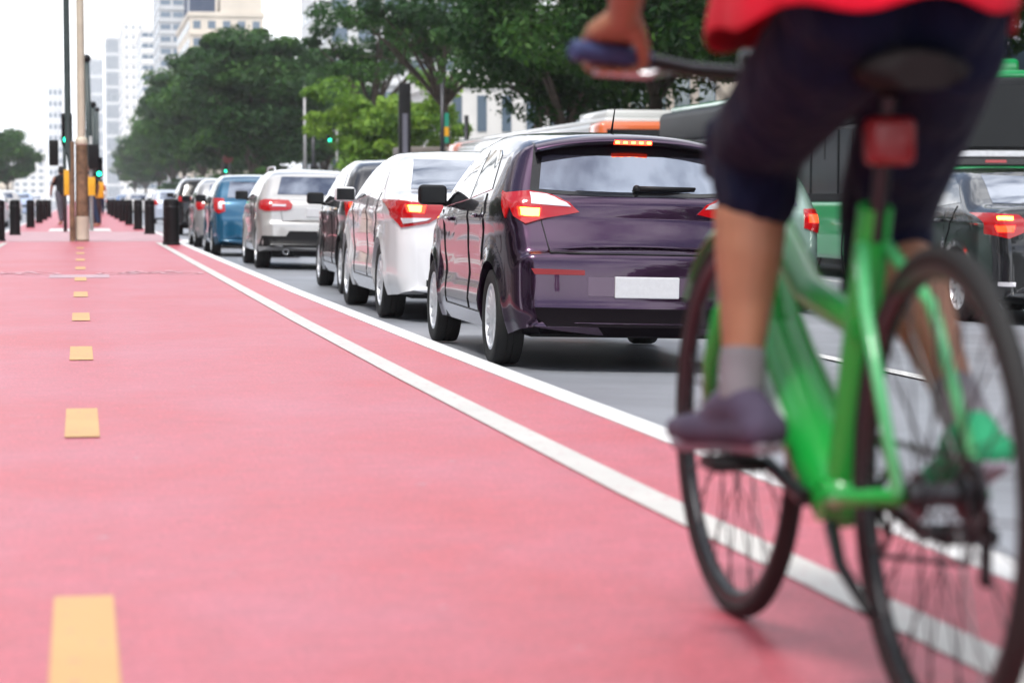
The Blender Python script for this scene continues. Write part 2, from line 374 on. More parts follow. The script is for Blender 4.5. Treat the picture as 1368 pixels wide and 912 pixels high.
pictogram(0.70, 25.2); pictogram(-0.74, 25.2)
tag(sheet('repair_patch', -0.30, 0.28, 23.6, 24.6, 0.003, M['grey_patch']), kind='structure')
tag(sheet('crossing_surface', -1.85, 1.85, 44.2, 57.5, 0.003, mat('pale_crossing', (0.50, 0.30, 0.33), 0.6, var=0.15, vscale=2)), kind='structure')
tag(sheet('crossing_surface', -0.75, 0.75, 58.5, 64, 0.004, M['kerb']), kind='structure')
for sx in (-1, 1):
    for k in range(14):
        x0 = sx * (2.4 + k * 0.9); z = road_z(abs(x0) + .2) + 0.012
        tag(sheet('zebra_bar', min(x0, x0 + sx * .45), max(x0, x0 + sx * .45), 58, 63, z, M['white_road']), kind='structure')
    for lx in (5.05, 8.05, 11.1):
        for k in range(26):
            ya = 3 + k * 6.0 + (4.4 if lx == 5.05 else 1.2)
            if 55 < ya < 66: continue
            tag(sheet('lane_dash', sx * lx - 0.06, sx * lx + 0.06, ya, ya + (3.0 if lx != 5.05 else 4.5), road_z(lx) + 0.008, M['white_road']), kind='structure')

# ------------------------------------------------------------------ cars
def chaikin(p, n=1):
    for _ in range(n):
        q = [p[0]]
        for a, b in zip(p[:-1], p[1:]):
            q.append((a[0] * .75 + b[0] * .25, a[1] * .75 + b[1] * .25)); q.append((a[0] * .25 + b[0] * .75, a[1] * .25 + b[1] * .75))
        q.append(p[-1]); p = q
    return p

class Body:
    """car body: side silhouette inflated to the car's width, corners rounded"""
    def __init__(s, upper, W, wb, ro, wr, belt, roof, tumble=0.2, inset=0.12, crown=0.07, sill=0.21, rearlow=0.30, arch=0.05, nlev=22):
        up = chaikin([tuple(p) for p in upper], 2); L = up[-1][0]
        l_, z_ = [], []
        for a, b in up:
            if l_ and a <= l_[-1] + 0.002: a = l_[-1] + 0.002
            l_.append(a); z_.append(b)
        s.L = L = l_[-1]; s.ul, s.uz = np.array(l_), np.array(z_); s.W = W; s.belt, s.roof, s.tumble = belt, roof, tumble
        Ra = wr + arch; s.ax = (ro, ro + wb); s.wr = wr
        ls = set(l_) | set(np.arange(0, L, 0.11))
        for a in s.ax:
            for k in range(17): ls.add(a - Ra * math.cos(math.pi * k / 16))
            ls.add(a - Ra - 0.004); ls.add(a + Ra + 0.004)
        ls = sorted(x for x in ls if 0 <= x <= L); cl = [ls[0]]
        for x in ls[1:]:
            if x - cl[-1] > 0.0035: cl.append(x)
        ls = np.array(cl); ls[-1] = L
        zt = np.interp(ls, s.ul, s.uz)
        zb = np.interp(ls, [0, 0.22, ro - Ra, ro + Ra, L - 0.9, L - 0.25, L], [rearlow, sill + 0.02, sill, sill, sill, sill, sill + 0.06])
        for a in s.ax:
            d = np.abs(ls - a); k = d < Ra; zb[k] = np.maximum(zb[k], wr + np.sqrt(Ra * Ra - d[k] ** 2))
        zt = np.maximum(zt, zb + 0.02)
        P = np.stack([s.ul, s.uz], 1); P = np.vstack([[0, 0.3], P, [L, 0.3]])
        def dist(l, z):
            A = P[:-1]; B = P[1:]; AB = B - A; q = np.stack([l, z], -1)[..., None, :] - A
            t = np.clip((q * AB).sum(-1) / np.maximum((AB ** 2).sum(-1), 1e-9), 0, 1)
            return np.sqrt(((q - t[..., None] * AB) ** 2).sum(-1)).min(-1)
        tl = 1 - (1 - np.linspace(0, 1, nlev)) ** 1.5
        Z = zb[:, None] + (zt - zb)[:, None] * tl[None]; Lg = np.repeat(ls[:, None], nlev, 1)
        D = dist(Lg, Z); r = inset * 1.15
        wf = W - tumble * np.clip((Z - belt) / (roof - belt), 0, 1.1) ** 1.1
        wf -= 0.10 * np.clip((0.75 - Lg) / 0.75, 0, 1) ** 2 + 0.16 * np.clip((Lg - L + 1.0) / 1.0, 0, 1) ** 2
        wf -= 0.05 * np.clip((0.40 - Z) / 0.2, 0, 1) ** 1.5
        wf -= 0.016 * np.exp(-((Z - 0.56) / 0.10) ** 2) * ((Lg > s.ax[0] + Ra) & (Lg < s.ax[1] - Ra))
        wf += 0.014 * np.exp(-((Z - belt + 0.09) / 0.035) ** 2)
        for a in s.ax:
            dd = np.hypot(Lg - a, Z - wr); wf += 0.018 * np.exp(-((dd - Ra) / 0.05) ** 2)
        u = np.clip(D / r, 0, 1); H = wf - inset * (1 - np.sqrt(np.clip(1 - (1 - u) ** 2, 0, 1)))
        v = []; f = []; nc = len(ls); K = 12
        base = {}
        for sg in (-1, 1):
            base[sg] = len(v)
            for i in range(nc):
                for j in range(nlev): v.append((sg * H[i, j], ls[i], Z[i, j]))
            for i in range(nc - 1):
                for j in range(nlev - 1):
                    a = base[sg] + i * nlev + j; f.append((a, a + 1, a + nlev + 1, a + nlev))
        per = [(0, j) for j in range(nlev - 1)] + [(i, nlev - 1) for i in range(nc)] + [(nc - 1, j) for j in range(nlev - 2, -1, -1)] + [(i, 0) for i in range(nc - 2, 0, -1)]
        rows = []
        n = len(per)
        for q in range(n):
            i, j = per[q]; i0, j0 = per[q - 1]; i1, j1 = per[(q + 1) % n]
            tl_, tz_ = ls[i1] - ls[i0], Z[i1, j1] - Z[i0, j0]; tn = math.hypot(tl_, tz_) or 1
            nl, nz_ = -tz_ / tn, tl_ / tn
            cr = 0 if (j == 0 and 0 < i < nc - 1) else crown * (0.45 + 0.55 * abs(nl))
            if cr and j == 0: cr = crown
            row = [base[-1] + i * nlev + j]
            for k in range(1, K):
                y = -1 + 2 * k / K; row.append(len(v)); off = cr * (1 - y * y)
                v.append((H[i, j] * y, ls[i] + nl * off, Z[i, j] + nz_ * off * 0.8))
            row.append(base[1] + i * nlev + j); rows.append(row)
        for q in range(n):
            a, b = rows[q], rows[(q + 1) % n]
            for k in range(K): f.append((a[k], a[k + 1], b[k + 1], b[k]))
        s.v, s.f = v, f
        s.bvh = BVHTree.FromPolygons(v, f)
    def shift(s, p): return (p[0], p[1] - s.L / 2, p[2])
    def mesh(s, name, material, parent):
        o = obj(name, [s.shift(p) for p in s.v], s.f, material, parent, True, 40); return o
    def patch(s, poly, view, off=0.004, res=0.05, mirror=False):
        """lay a polygon on the body: view 'rear' (x,z), 'left' (l,z), 'top' (x,l). returns verts, faces with a skirt"""
        poly = [Vector(p) for p in poly]; bd = []
        for a, b in zip(poly, poly[1:] + poly[:1]):
            k = max(1, int((b - a).length / res)); bd += [a + (b - a) * t / k for t in range(k)]
        xs = [p.x for p in poly]; ys = [p.y for p in poly]; nb = len(bd); inn = []
        def inside(x, y):
            c = False
            for a, b in zip(poly, poly[1:] + poly[:1]):
                if (a.y > y) != (b.y > y) and x < (b.x - a.x) * (y - a.y) / (b.y - a.y) + a.x: c = not c
            return c
        X = min(xs) + res * .5
        while X < max(xs):
            Y = min(ys) + res * .5
            while Y < max(ys):
                if inside(X, Y) and min((Vector((X, Y)) - q).length for q in bd) > res * .35: inn.append(Vector((X, Y)))
                Y += res
            X += res
        r = delaunay_2d_cdt(bd + inn, [(i, (i + 1) % nb) for i in range(nb)], [], 1, 1e-6)
        v2, e2, f2 = r[0], r[1], r[2]; out_, nn = [], []
        for p in v2:
            if view == 'rear': o_, d_ = Vector((p.x, -3, p.y)), Vector((0, 1, 0)); g = Vector((p.x, 0.1, p.y))
            elif view == 'left': o_, d_ = Vector((-4, p.x, p.y)), Vector((1, 0, 0)); g = Vector((-s.W, p.x, p.y))
            else: o_, d_ = Vector((p.x, p.y, 4)), Vector((0, 0, -1)); g = Vector((p.x, p.y, s.roof))
            h, nr, ix, ds = s.bvh.ray_cast(o_, d_)
            if h is None: h, nr, ix, ds = s.bvh.find_nearest(g)
            if nr.dot(d_) > 0: nr = -nr
            out_.append(h + nr * off); nn.append(nr)
        cnt = {}
        for fc in f2:
            for a, b in zip(fc, list(fc[1:]) + [fc[0]]): k = (min(a, b), max(a, b)); cnt[k] = cnt.get(k, 0) + 1
        vv = [tuple(p) for p in out_]; ff = [tuple(q) for q in f2]; m_ = {}
        def lo(i, deep):
            if (i, deep) not in m_: m_[(i, deep)] = len(vv); vv.append(tuple(out_[i] - nn[i] * (off + 0.012) * deep))
            return m_[(i, deep)]
        for (a, b), c in cnt.items():
            if c == 1: ff.append((a, b, lo(b, 1), lo(a, 1)))
        if mirror: vv = [(-x, y, z) for x, y, z in vv]
        return [s.shift(p) for p in vv], ff
    def add(s, name, poly, view, material, parent, off=0.004, res=0.05, mirror=False):
        v, f = s.patch(poly, view, off, res, mirror)
        return obj(name, v, f, material, parent, True, 35)
    def seam(s, name, pts, view, parent, wd=0.006, mirror=False, material=None, off=0.0065):
        mb = MB()
        for a, b in zip(pts[:-1], pts[1:]):
            a, b = Vector(a), Vector(b); d = (b - a).normalized(); nrm = Vector((-d.y, d.x)) * wd / 2; a = a - d * wd * .3; b = b + d * wd * .3
            v, f = s.patch([a - nrm, b - nrm, b + nrm, a + nrm], view, off, 0.06, mirror); mb.add(v, f)
        return mb.build(name, material or M['black_plastic'], parent)
    def surf(s, p, view):
        if view == 'rear': h = s.bvh.ray_cast(Vector((p[0], -3, p[1])), Vector((0, 1, 0)))
        elif view == 'left': h = s.bvh.ray_cast(Vector((-4, p[0], p[1])), Vector((1, 0, 0)))
        else: h = s.bvh.ray_cast(Vector((p[0], p[1], 4)), Vector((0, 0, -1)))
        return Vector(s.shift(h[0])) if h[0] is not None else Vector(s.shift((p[0], 0.05, p[1])))

WHEELS = {}
def wheel_meshes(r, wd, spokes, rimr, style):
    key = (r, wd, spokes, rimr, style)
    if key in WHEELS: return WHEELS[key]
    t = MB(); h = wd / 2
    t.lathe([(rimr, -h * .86), (rimr + .012, -h * .95), (r * .93, -h), (r * .975, -h * .93), (r, -h * .7), (r, -h * .25), (r - .008, -h * .23), (r - .008, -h * .17), (r, -h * .15), (r, h * .15), (r - .008, h * .17), (r - .008, h * .23), (r, h * .25), (r, h * .7), (r * .975, h * .93), (r * .93, h), (rimr + .012, h * .95), (rimr, h * .86)], 40, closed=True)
    tyre = make_mesh('tyre', t.v, t.f, True, 40); tyre.materials.append(M['tyre'])
    q = MB(); q.lathe([(rimr + .004, -h * .9), (rimr - .012, -h * .93), (rimr - .022, -h * .75), (rimr - .03, 0), (rimr - .02, h * .8), (rimr + .003, h * .88)], 40)
    q.lathe([(0.0, -h * .84), (.03, -h * .84), (.045, -h * .78), (.065, -h * .70), (.07, -h * .4), (0.0, -h * .4)], 20)
    for k in range(spokes):
        T = Matrix.Rotation(2 * math.pi * k / spokes, 4, 'X'); a = math.pi / spokes * (.42 if style else .55)
        ri, ro_ = .05, rimr - .012
        wi, wo = .022, ro_ * math.sin(a) * .55
        v = [(-h * .76, -wi, ri), (-h * .76, wi, ri), (-h * .86, wo, ro_), (-h * .86, -wo, ro_), (-h * .5, -wi, ri), (-h * .5, wi, ri), (-h * .62, wo, ro_), (-h * .62, -wo, ro_)]
        q.add([tuple(T @ Vector(p)) for p in v], [(0, 1, 2, 3), (4, 7, 6, 5), (0, 4, 5, 1), (1, 5, 6, 2), (2, 6, 7, 3), (3, 7, 4, 0)])
    rim = make_mesh('rim', q.v, q.f, True, 35); rim.materials.append(M['rim'])
    d = MB(); d.lathe([(0.0, -h * .35), (rimr * .72, -h * .35), (rimr * .74, -h * .2), (rimr - .02, -h * .15), (rimr - .02, h * .6), (0.0, h * .6)], 30)
    disc = make_mesh('wheel', d.v, d.f, False); disc.materials.append(M['dark_steel'])
    WHEELS[key] = (disc, tyre, rim); return WHEELS[key]

def car(name, label, x, y, B, material, spec, group=None, cat='car'):
    """x = centre line, y = world Y of the rear bumper"""
    xc = x; z = road_z(xc); side = 1 if xc > 0 else -1
    root = empty(name, (xc, y + B.L / 2, z), rot=(0, math.atan(ROADSLOPE) * side, spec.get('yaw', 0)))
    tag(root, label, cat, group)
    body = B.mesh('body', material, root)
    g = spec.get
    r, wd = B.wr, g('tw', .19); meshes = wheel_meshes(r, wd, g('spokes', 9), g('rimr', .2), g('style', 0))
    under = MB().box(-B.W + .22, B.W - .22, -B.L / 2 + .35, B.L / 2 - .4, .19, .40); under.build('underbody', M['black_plastic'], root)
    for a in B.ax:
        for sg in (-1, 1):
            w_ = link_mesh('wheel', meshes[0], None, root, (sg * (B.W - wd / 2 - .005), a - B.L / 2, r))
            if sg > 0: w_.rotation_euler = (0, 0, math.pi)
            link_mesh('tyre', meshes[1], None, w_); link_mesh('rim', meshes[2], None, w_)
    det = g('detail', 2)
    if g('rear_glass'):
        rg = B.add('rear_window', g('rear_glass'), 'rear', g('rear_mat', M['glass_rear']), root, .006, .06)
        if g('rear_surround'): B.add('window_surround', g('rear_surround'), 'rear', M['black_gloss'], root, .003, .08)
    for nm, poly in g('sides', []):
        for mir in (False, True): B.add(nm, poly, 'left', M['glass'], root, .005, .09, mir)
    for poly in g('tail', []):
        for mir in (False, True):
            t = B.add('tail_light', poly, 'rear', g('tail_mat', M['red_lens']), root, .016, .03, mir)
            if g('wrap'): B.add('side_lens', g('wrap'), 'left', g('tail_mat', M['red_lens']), t, .011, .04, mir)
            for ix, (nm, pl, mt) in enumerate(g('tail_sub', [])): B.add(nm, pl, 'rear', mt, t, .021 + .004 * ix, .02, mir)
    if g('plate'):
        px, pz = g('plate'); c = B.surf((px, pz), 'rear'); m = MB().box(px - .2, px + .2, c.y - .022, c.y + .03, pz - .065, pz + .065, .006)
        m.build('number_plate', M['plate'], root)
    for nm, poly, view, mt, off in g('extra', []):
        pt = B.add(nm, poly, view, mt, root, off, .05)
        if view == 'left': B.add(nm, poly, view, mt, root, off, .05, True)
    for pts, view in g('seams', []):
        B.seam('panel_gap', pts, view, root)
        if view == 'left': B.seam('panel_gap', pts, view, root, mirror=True)
    for hp in g('handles', []):
        for sg in (-1, 1):
            c = B.surf(hp, 'left'); xx = c.x - .018
            m = MB().box(-.012, .012, -.09, .09, -.014, .014, .009)
            o = m.build('door_handle', g('handle_mat', material), root, True, 40, (xx if sg < 0 else -xx, c.y, c.z))
    if g('mirror'):
        l0, z0 = g('mirror')
        for sg in (-1, 1):
            c = B.surf((l0, z0), 'left'); m = MB()
            m.box(-.115, .085, -.06, .055, -.065, .075, .035)
            m.box(.06, .19, -.02, .03, -.075, -.035, .012)
            T = Matrix.Scale(-1, 4, (1, 0, 0)) if sg > 0 else Matrix()
            vv = [tuple(T @ Vector(p)) for p in m.v]
            hs = obj('door_mirror', vv, m.f, g('mirror_mat', M['black_plastic']), root, True, 40, (sg * (abs(c.x) + .10), c.y, c.z + .02))
            gm = MB().box(-.10, .07, -.064, -.058, -.05, .06, .002)
            obj('mirror_glass', [tuple(T @ Vector(p)) for p in gm.v], gm.f, M['bus_glass'], hs)
    if g('wiper'):
        (xa, za), (xb, zb) = g('wiper'); a = B.surf((xa, za), 'rear'); b = B.surf((xb, zb), 'rear')
        m = MB().tube([a + Vector((0, -.02, 0)), a.lerp(b, .5) + Vector((0, -.035, .0)), b + Vector((0, -.02, 0))], [.020, .014, .009], 8)
        m.sphere(a + Vector((0, -.02, 0)), .026); m.build('rear_wiper', M['black_plastic'], root, True)
    if g('spoiler'):
        l0, z0, hw, ln = g('spoiler'); v = []; f = []; n = 16
        for k in range(n + 1):
            t = -1 + 2 * k / n; xx = hw * t; cv = 1 - t * t
            zz = z0 + .035 * cv - .03 * abs(t) ** 3; yy = l0 - .035 * cv - B.L / 2
            prof = [(yy - ln, zz - .015), (yy - ln - .006, zz - .028), (yy - ln + .01, zz - .042), (yy + .10, zz - .06), (yy + .30, zz + .028), (yy + .04, zz + .014)]
            v += [(xx, a, b) for a, b in prof]
        for k in range(n):
            for j in range(6): f.append((k * 6 + j, k * 6 + (j + 1) % 6, (k + 1) * 6 + (j + 1) % 6, (k + 1) * 6 + j))
        f.append(tuple(range(6))); f.append(tuple(n * 6 + j for j in range(6))[::-1])
        sp = obj('roof_spoiler', v, f, material, root, True, 50)
        if g('stop'):
            yc = l0 - .035 - B.L / 2 - ln; zc = z0 + .004; sw = g('stop')
            s_ = MB().box(-sw, sw, yc - .010, yc + .02, zc - .020, zc + .008, .004).build('high_stop_light', M['red_lit'], root)
            for k in range(5): MB().box(-sw + .02 + k * (2 * sw - .04) / 4 - .012, -sw + .02 + k * (2 * sw - .04) / 4 + .012, yc - .013, yc - .005, zc - .012, zc + .001).build('bulb', M['amber_lit'], s_)
    if g('antenna'):
        c = B.surf((0, g('antenna')), 'top'); MB().tube([c, c + Vector((0, -.10, .17))], [.008, .003], 6).build('antenna', M['black_plastic'], root)
    if g('rails'):
        for sg in (-1, 1):
            hw = B.W - B.tumble - .10; pts = [(sg * hw, t - B.L / 2, B.roof + .035 - .05 * ((t - g('rails')[2]) / 1.1) ** 4) for t in np.linspace(g('rails')[0], g('rails')[1], 9)]
            pts[0] = (pts[0][0], pts[0][1], B.roof - .06); pts[-1] = (pts[-1][0], pts[-1][1], B.roof - .06)
            MB().tube(pts, .016, 8).build('roof_rail', M['rim'], root, True)
    if g('exhaust'):
        for xx in g('exhaust'):
            MB().lathe([(.045, -.06), (.045, .1), (.036, .1), (.036, -.06)], 16, 'y', (xx, -B.L / 2 + .06, .27), closed=True).build('exhaust_pipe', M['chrome'], root, True)
    return root, body
# ---- bodies
hatch = Body([(0.02, .30), (0.0, .36), (0.0, .40), (.035, .425), (.04, .50), (.035, .62), (.04, .67), (.055, .695), (.12, .72), (.135, .735), (.16, .80), (.215, .91), (.222, .93), (.228, 1.0), (.235, 1.03), (.27, 1.055), (.30, 1.08), (.40, 1.22), (.50, 1.37), (.53, 1.395), (.80, 1.435), (1.3, 1.47), (1.7, 1.465), (2.05, 1.42), (2.5, 1.20), (2.85, 1.0), (3.0, .96), (3.5, .86), (3.78, .74), (3.88, .6), (3.92, .45), (3.9 + .03, .30)],
             .84, 2.50, .65, .30, 1.0, 1.47, tumble=.19, rearlow=.27)
hatch2 = Body([(0.02, .32), (0.0, .45), (.02, .62), (.06, .70), (.10, .85), (.16, 1.0), (.24, 1.06), (.42, 1.30), (.55, 1.42), (.9, 1.48), (1.5, 1.50), (2.0, 1.45), (2.5, 1.20), (2.85, 1.0), (3.5, .88), (3.75, .74), (3.85, .5), (3.9, .32)],
              .83, 2.45, .65, .30, .98, 1.50, tumble=.17, rearlow=.28)
sedan = Body([(0.02, .30), (0.0, .42), (.01, .60), (.04, .68), (.06, .72), (.09, .95), (.13, 1.06), (.20, 1.09), (.55, 1.10), (.70, 1.13), (1.0, 1.29), (1.3, 1.42), (1.6, 1.465), (2.1, 1.48), (2.5, 1.44), (3.0, 1.22), (3.35, 1.02), (4.0, .92), (4.4, .78), (4.55, .55), (4.6, .32)],
             .895, 2.69, .95, .33, 1.02, 1.48, tumble=.22, rearlow=.27, inset=.13)
suv = Body([(0.03, .38), (0.0, .50), (.02, .64), (.06, .70), (.10, .72), (.13, .95), (.18, 1.03), (.26, 1.08), (.42, 1.26), (.55, 1.40), (.62, 1.43), (1.0, 1.49), (1.7, 1.51), (2.3, 1.46), (2.8, 1.22), (3.1, 1.05), (3.9, .94), (4.25, .80), (4.38, .55), (4.42, .36)],
           .90, 2.70, .85, .345, 1.02, 1.51, tumble=.20, rearlow=.36, sill=.26, inset=.14)
bigsuv = Body([(0.03, .40), (0.0, .52), (.02, .70), (.06, .78), (.10, 1.05), (.16, 1.12), (.30, 1.40), (.42, 1.60), (.6, 1.66), (1.2, 1.70), (2.3, 1.68), (2.7, 1.55), (3.2, 1.18), (4.0, 1.02), (4.4, .85), (4.5, .55), (4.55, .38)],
              .92, 2.70, .90, .36, 1.08, 1.70, tumble=.20, rearlow=.38, sill=.28, inset=.14)

HSIDES = [('side_window', [(.80, 1.10), (.92, 1.09), (1.50, 1.045), (1.50, 1.36), (1.10, 1.355), (.98, 1.32)]),
          ('side_window', [(1.54, 1.04), (2.62, .98), (2.12, 1.32), (1.90, 1.37), (1.54, 1.365)])]
HSEAM = [([(1.52, .98), (1.52, .32)], 'left'), ([(.92, 1.07), (.86, .95), (.98, .66), (1.10, .45), (1.12, .32)], 'left'), ([(2.62, .96), (2.56, .75), (2.50, .32), (1.12, .31)], 'left')]
purple = paint('dark_purple_paint', (0.050, 0.020, 0.052), .88, .22)
tailpoly = [(-.80, 1.07), (-.66, 1.085), (-.55, 1.065), (-.43, 1.02), (-.37, .965), (-.44, .95), (-.57, .925), (-.70, .885), (-.76, .93)]
r1, b1 = car('parked_car', 'dark purple hatchback nearest the cycle path with its brake lights glowing', 3.36, 14.35, hatch, purple, dict(
    rear_glass=[(-.60, 1.10), (-.30, 1.085), (.30, 1.085), (.60, 1.10), (.56, 1.30), (.50, 1.315), (-.50, 1.315), (-.56, 1.30)],
    rear_surround=[(-.66, 1.08), (-.30, 1.065), (.30, 1.065), (.66, 1.08), (.60, 1.37), (-.60, 1.37)],
    sides=HSIDES, seams=HSEAM + [([(-.62, 1.05), (-.60, .90), (-.56, .715), (.56, .715), (.60, .90), (.62, 1.05)], 'rear')],
    tail=[tailpoly], wrap=[(.29, 1.05), (.46, 1.09), (.38, 1.0), (.30, .92)],
    tail_sub=[('reverse_lens', [(-.66, 1.07), (-.56, 1.058), (-.45, 1.018), (-.42, .995), (-.66, 1.01)], M['clear_lens']),
              ('brake_lamp', [(-.73, .93), (-.61, .925), (-.60, .985), (-.735, .99)], M['red_lit']),
              ('bulb', [(-.715, .935), (-.615, .93), (-.610, .982), (-.72, .985)], M['amber_lit'])],
    plate=(0.02, .515), wiper=((.0, 1.115), (.38, 1.125)), spoiler=(.45, 1.405, .60, .05), stop=.12, mirror=(2.52, 1.04), handles=[(1.14, .93), (2.28, .9)],
    extra=[('plate_recess', [(-.34, .46), (.34, .46), (.34, .575), (-.34, .575)], 'rear', paint('plate_recess_paint', (.085, .04, .085), .5, .3), .008),
           ('bumper_reflector', [(-.66, .585), (-.36, .585), (-.36, .615), (-.68, .62)], 'rear', M['red_lens_off'], .009),
           ('bumper_reflector', [(.66, .585), (.36, .585), (.36, .615), (.68, .62)], 'rear', M['red_lens_off'], .009),
           ('lower_valance', [(-.62, .20), (.62, .20), (.66, .385), (-.66, .385)], 'rear', M['valance'], .010)],
    spokes=14, rimr=.205, tw=.18, antenna=1.0), group='cars queueing in the lane beside the cycle path')

SSIDES = [('side_window', [(1.00, 1.13), (1.86, 1.08), (1.86, 1.385), (1.55, 1.38), (1.30, 1.30)]),
          ('side_window', [(1.91, 1.08), (3.00, 1.02), (2.52, 1.33), (2.28, 1.40), (1.91, 1.39)])]
SSEAM = [([(1.885, 1.05), (1.885, .34)], 'left'), ([(1.05, 1.10), (1.10, .98), (1.25, .80), (1.38, .55), (1.40, .34)], 'left'), ([(3.02, 1.0), (2.98, .75), (2.92, .34), (1.4, .33)], 'left')]
white = paint('white_paint', (.78, .78, .80), .0, .25)
G1 = 'cars queueing in the lane beside the cycle path'
car('parked_car', 'white saloon with lit red tail lights between the purple hatchback and a dark hatchback', 3.48, 20.3, sedan, white, dict(
    rear_glass=[(-.66, 1.13), (.66, 1.13), (.56, 1.40), (-.56, 1.40)], rear_mat=M['glass_rear'],
    sides=SSIDES, seams=SSEAM + [([(-.52, 1.07), (-.50, .78), (.50, .78), (.52, 1.07)], 'rear')],
    tail=[[(-.89, 1.03), (-.62, 1.01), (-.40, 1.0), (-.44, .93), (-.58, .84), (-.80, .80), (-.87, .90)]],
    wrap=[(.22, 1.03), (.36, 1.02), (.32, .94), (.22, .86)],
    tail_sub=[('brake_lamp', [(-.76, .93), (-.62, .92), (-.60, .985), (-.77, .99)], M['red_lit']), ('bulb', [(-.74, .935), (-.65, .93), (-.64, .982), (-.75, .985)], M['amber_lit']),
              ('reverse_lens', [(-.78, .83), (-.60, .86), (-.56, .88), (-.80, .88)], M['clear_lens'])],
    plate=(0, .86), mirror=(2.9, 1.06), mirror_mat=white, handles=[(1.45, .96), (2.65, .94)], spokes=10, rimr=.225, tw=.21,
    extra=[('lower_valance', [(-.6, .2), (.6, .2), (.6, .36), (-.6, .36)], 'rear', M['black_plastic'], .008), ('boot_chrome', [(-.36, .95), (.36, .95), (.36, .975), (-.36, .975)], 'rear', M['chrome'], .012)]), group=G1)
H2S = [('side_window', [(.80, 1.08), (1.52, 1.04), (1.52, 1.39), (1.10, 1.39), (.95, 1.34)]), ('side_window', [(1.56, 1.03), (2.60, .98), (2.12, 1.33), (1.90, 1.40), (1.56, 1.395)])]
def h2(tm=None, **k):
    d = dict(rear_glass=[(-.56, 1.07), (.56, 1.07), (.50, 1.37), (-.50, 1.37)], sides=H2S, seams=HSEAM,
             tail=[[(-.80, 1.04), (-.62, 1.03), (-.60, .85), (-.76, .80), (-.80, .88)]], plate=(0, .80), mirror=(2.5, 1.03), handles=[(1.14, .92)], spokes=8, rimr=.2, tw=.18)
    d.update(k); return d
car('parked_car', 'dark grey hatchback half hidden behind the white saloon', 3.66, 26.2, hatch2, paint('graphite_paint', (.035, .035, .038), .6, .3), h2(tail_sub=[('brake_lamp', [(-.76, .95), (-.66, .95), (-.66, 1.0), (-.76, 1.0)], M['red_lit'])]), group=G1)
silver = paint('pale_silver_paint', (.52, .51, .50), .35, .28)
car('parked_car', 'pale silver crossover with oval red tail lights and a black lower bumper', 3.52, 36.2, suv, silver, dict(
    rear_glass=[(-.62, 1.12), (.62, 1.12), (.54, 1.39), (-.54, 1.39)], sides=[('side_window', [(.92, 1.12), (1.72, 1.08), (1.72, 1.40), (1.25, 1.40), (1.05, 1.33)]), ('side_window', [(1.76, 1.08), (2.86, 1.04), (2.36, 1.34), (2.1, 1.41), (1.76, 1.40)])],
    seams=[([(1.74, 1.05), (1.74, .36)], 'left'), ([(1.0, 1.08), (1.15, .8), (1.28, .4)], 'left'), ([(-.6, 1.06), (-.55, .72), (.55, .72), (.6, 1.06)], 'rear')],
    tail=[[(-.86, 1.02), (-.80, 1.04), (-.46, 1.03), (-.40, .97), (-.42, .90), (-.50, .88), (-.80, .87), (-.86, .90)]], tail_mat=M['red_lens'], wrap=[(.24, 1.02), (.36, 1.02), (.38, .97), (.32, .89), (.24, .89)],
    tail_sub=[('reverse_lens', [(-.70, .94), (-.50, .94), (-.50, .965), (-.70, .965)], M['clear_lens'])], plate=(0, .86), mirror=(2.7, 1.08), handles=[(1.3, .98), (2.4, .96)], spokes=10, rimr=.24, tw=.22,
    extra=[('lower_valance', [(-.88, .34), (.88, .34), (.84, .50), (.5, .50), (.45, .58), (-.45, .58), (-.5, .50), (-.84, .50)], 'rear', M['black_plastic'], .010)], exhaust=(-.5, .5), rails=(.9, 2.6, 1.75)), group=G1)
blue = paint('teal_blue_paint', (.004, .095, .19), .35, .25)
car('parked_car', 'teal blue hatchback behind the pale silver crossover', 3.20, 44.4, hatch2, blue, h2(tail=[[(-.80, 1.06), (-.62, 1.05), (-.60, .82), (-.72, .78), (-.79, .84)]], tail_sub=[('reverse_lens', [(-.72, .86), (-.66, .86), (-.66, .98), (-.72, .98)], M['clear_lens'])]), group=G1)
car('parked_car', 'small silver grey hatchback hidden behind the teal blue hatchback', 3.28, 52.8, hatch2, paint('grey_silver_paint', (.38, .38, .39), .5, .3), h2(), group=G1)
black = paint('black_paint', (.008, .008, .010), .2, .25)
BS = dict(rear_mat=M['bus_glass'], rear_glass=[(-.64, 1.18), (.64, 1.18), (.56, 1.58), (-.56, 1.58)], sides=[('side_window', [(.80, 1.18), (3.0, 1.12), (2.6, 1.50), (2.2, 1.60), (.95, 1.60)])],
          tail=[[(-.86, 1.14), (-.48, 1.12), (-.48, 1.02), (-.70, .98), (-.86, 1.0)]], plate=(0, .9), mirror=(2.9, 1.16), spokes=7, rimr=.24, tw=.22, rails=(.7, 2.6, 1.65))
car('parked_car', 'large black sport utility car ahead of the small silver grey hatchback', 3.72, 72, bigsuv, paint('black_suv_paint', (.010, .010, .012), .2, .25), BS, group=G1)
S2 = dict(rear_glass=[(-.66, 1.13), (.66, 1.13), (.56, 1.40), (-.56, 1.40)], sides=SSIDES, tail=[[(-.88, 1.03), (-.50, 1.0), (-.54, .86), (-.84, .84)]], plate=(0, .86), mirror=(2.9, 1.06), spokes=8, rimr=.225, tw=.21)
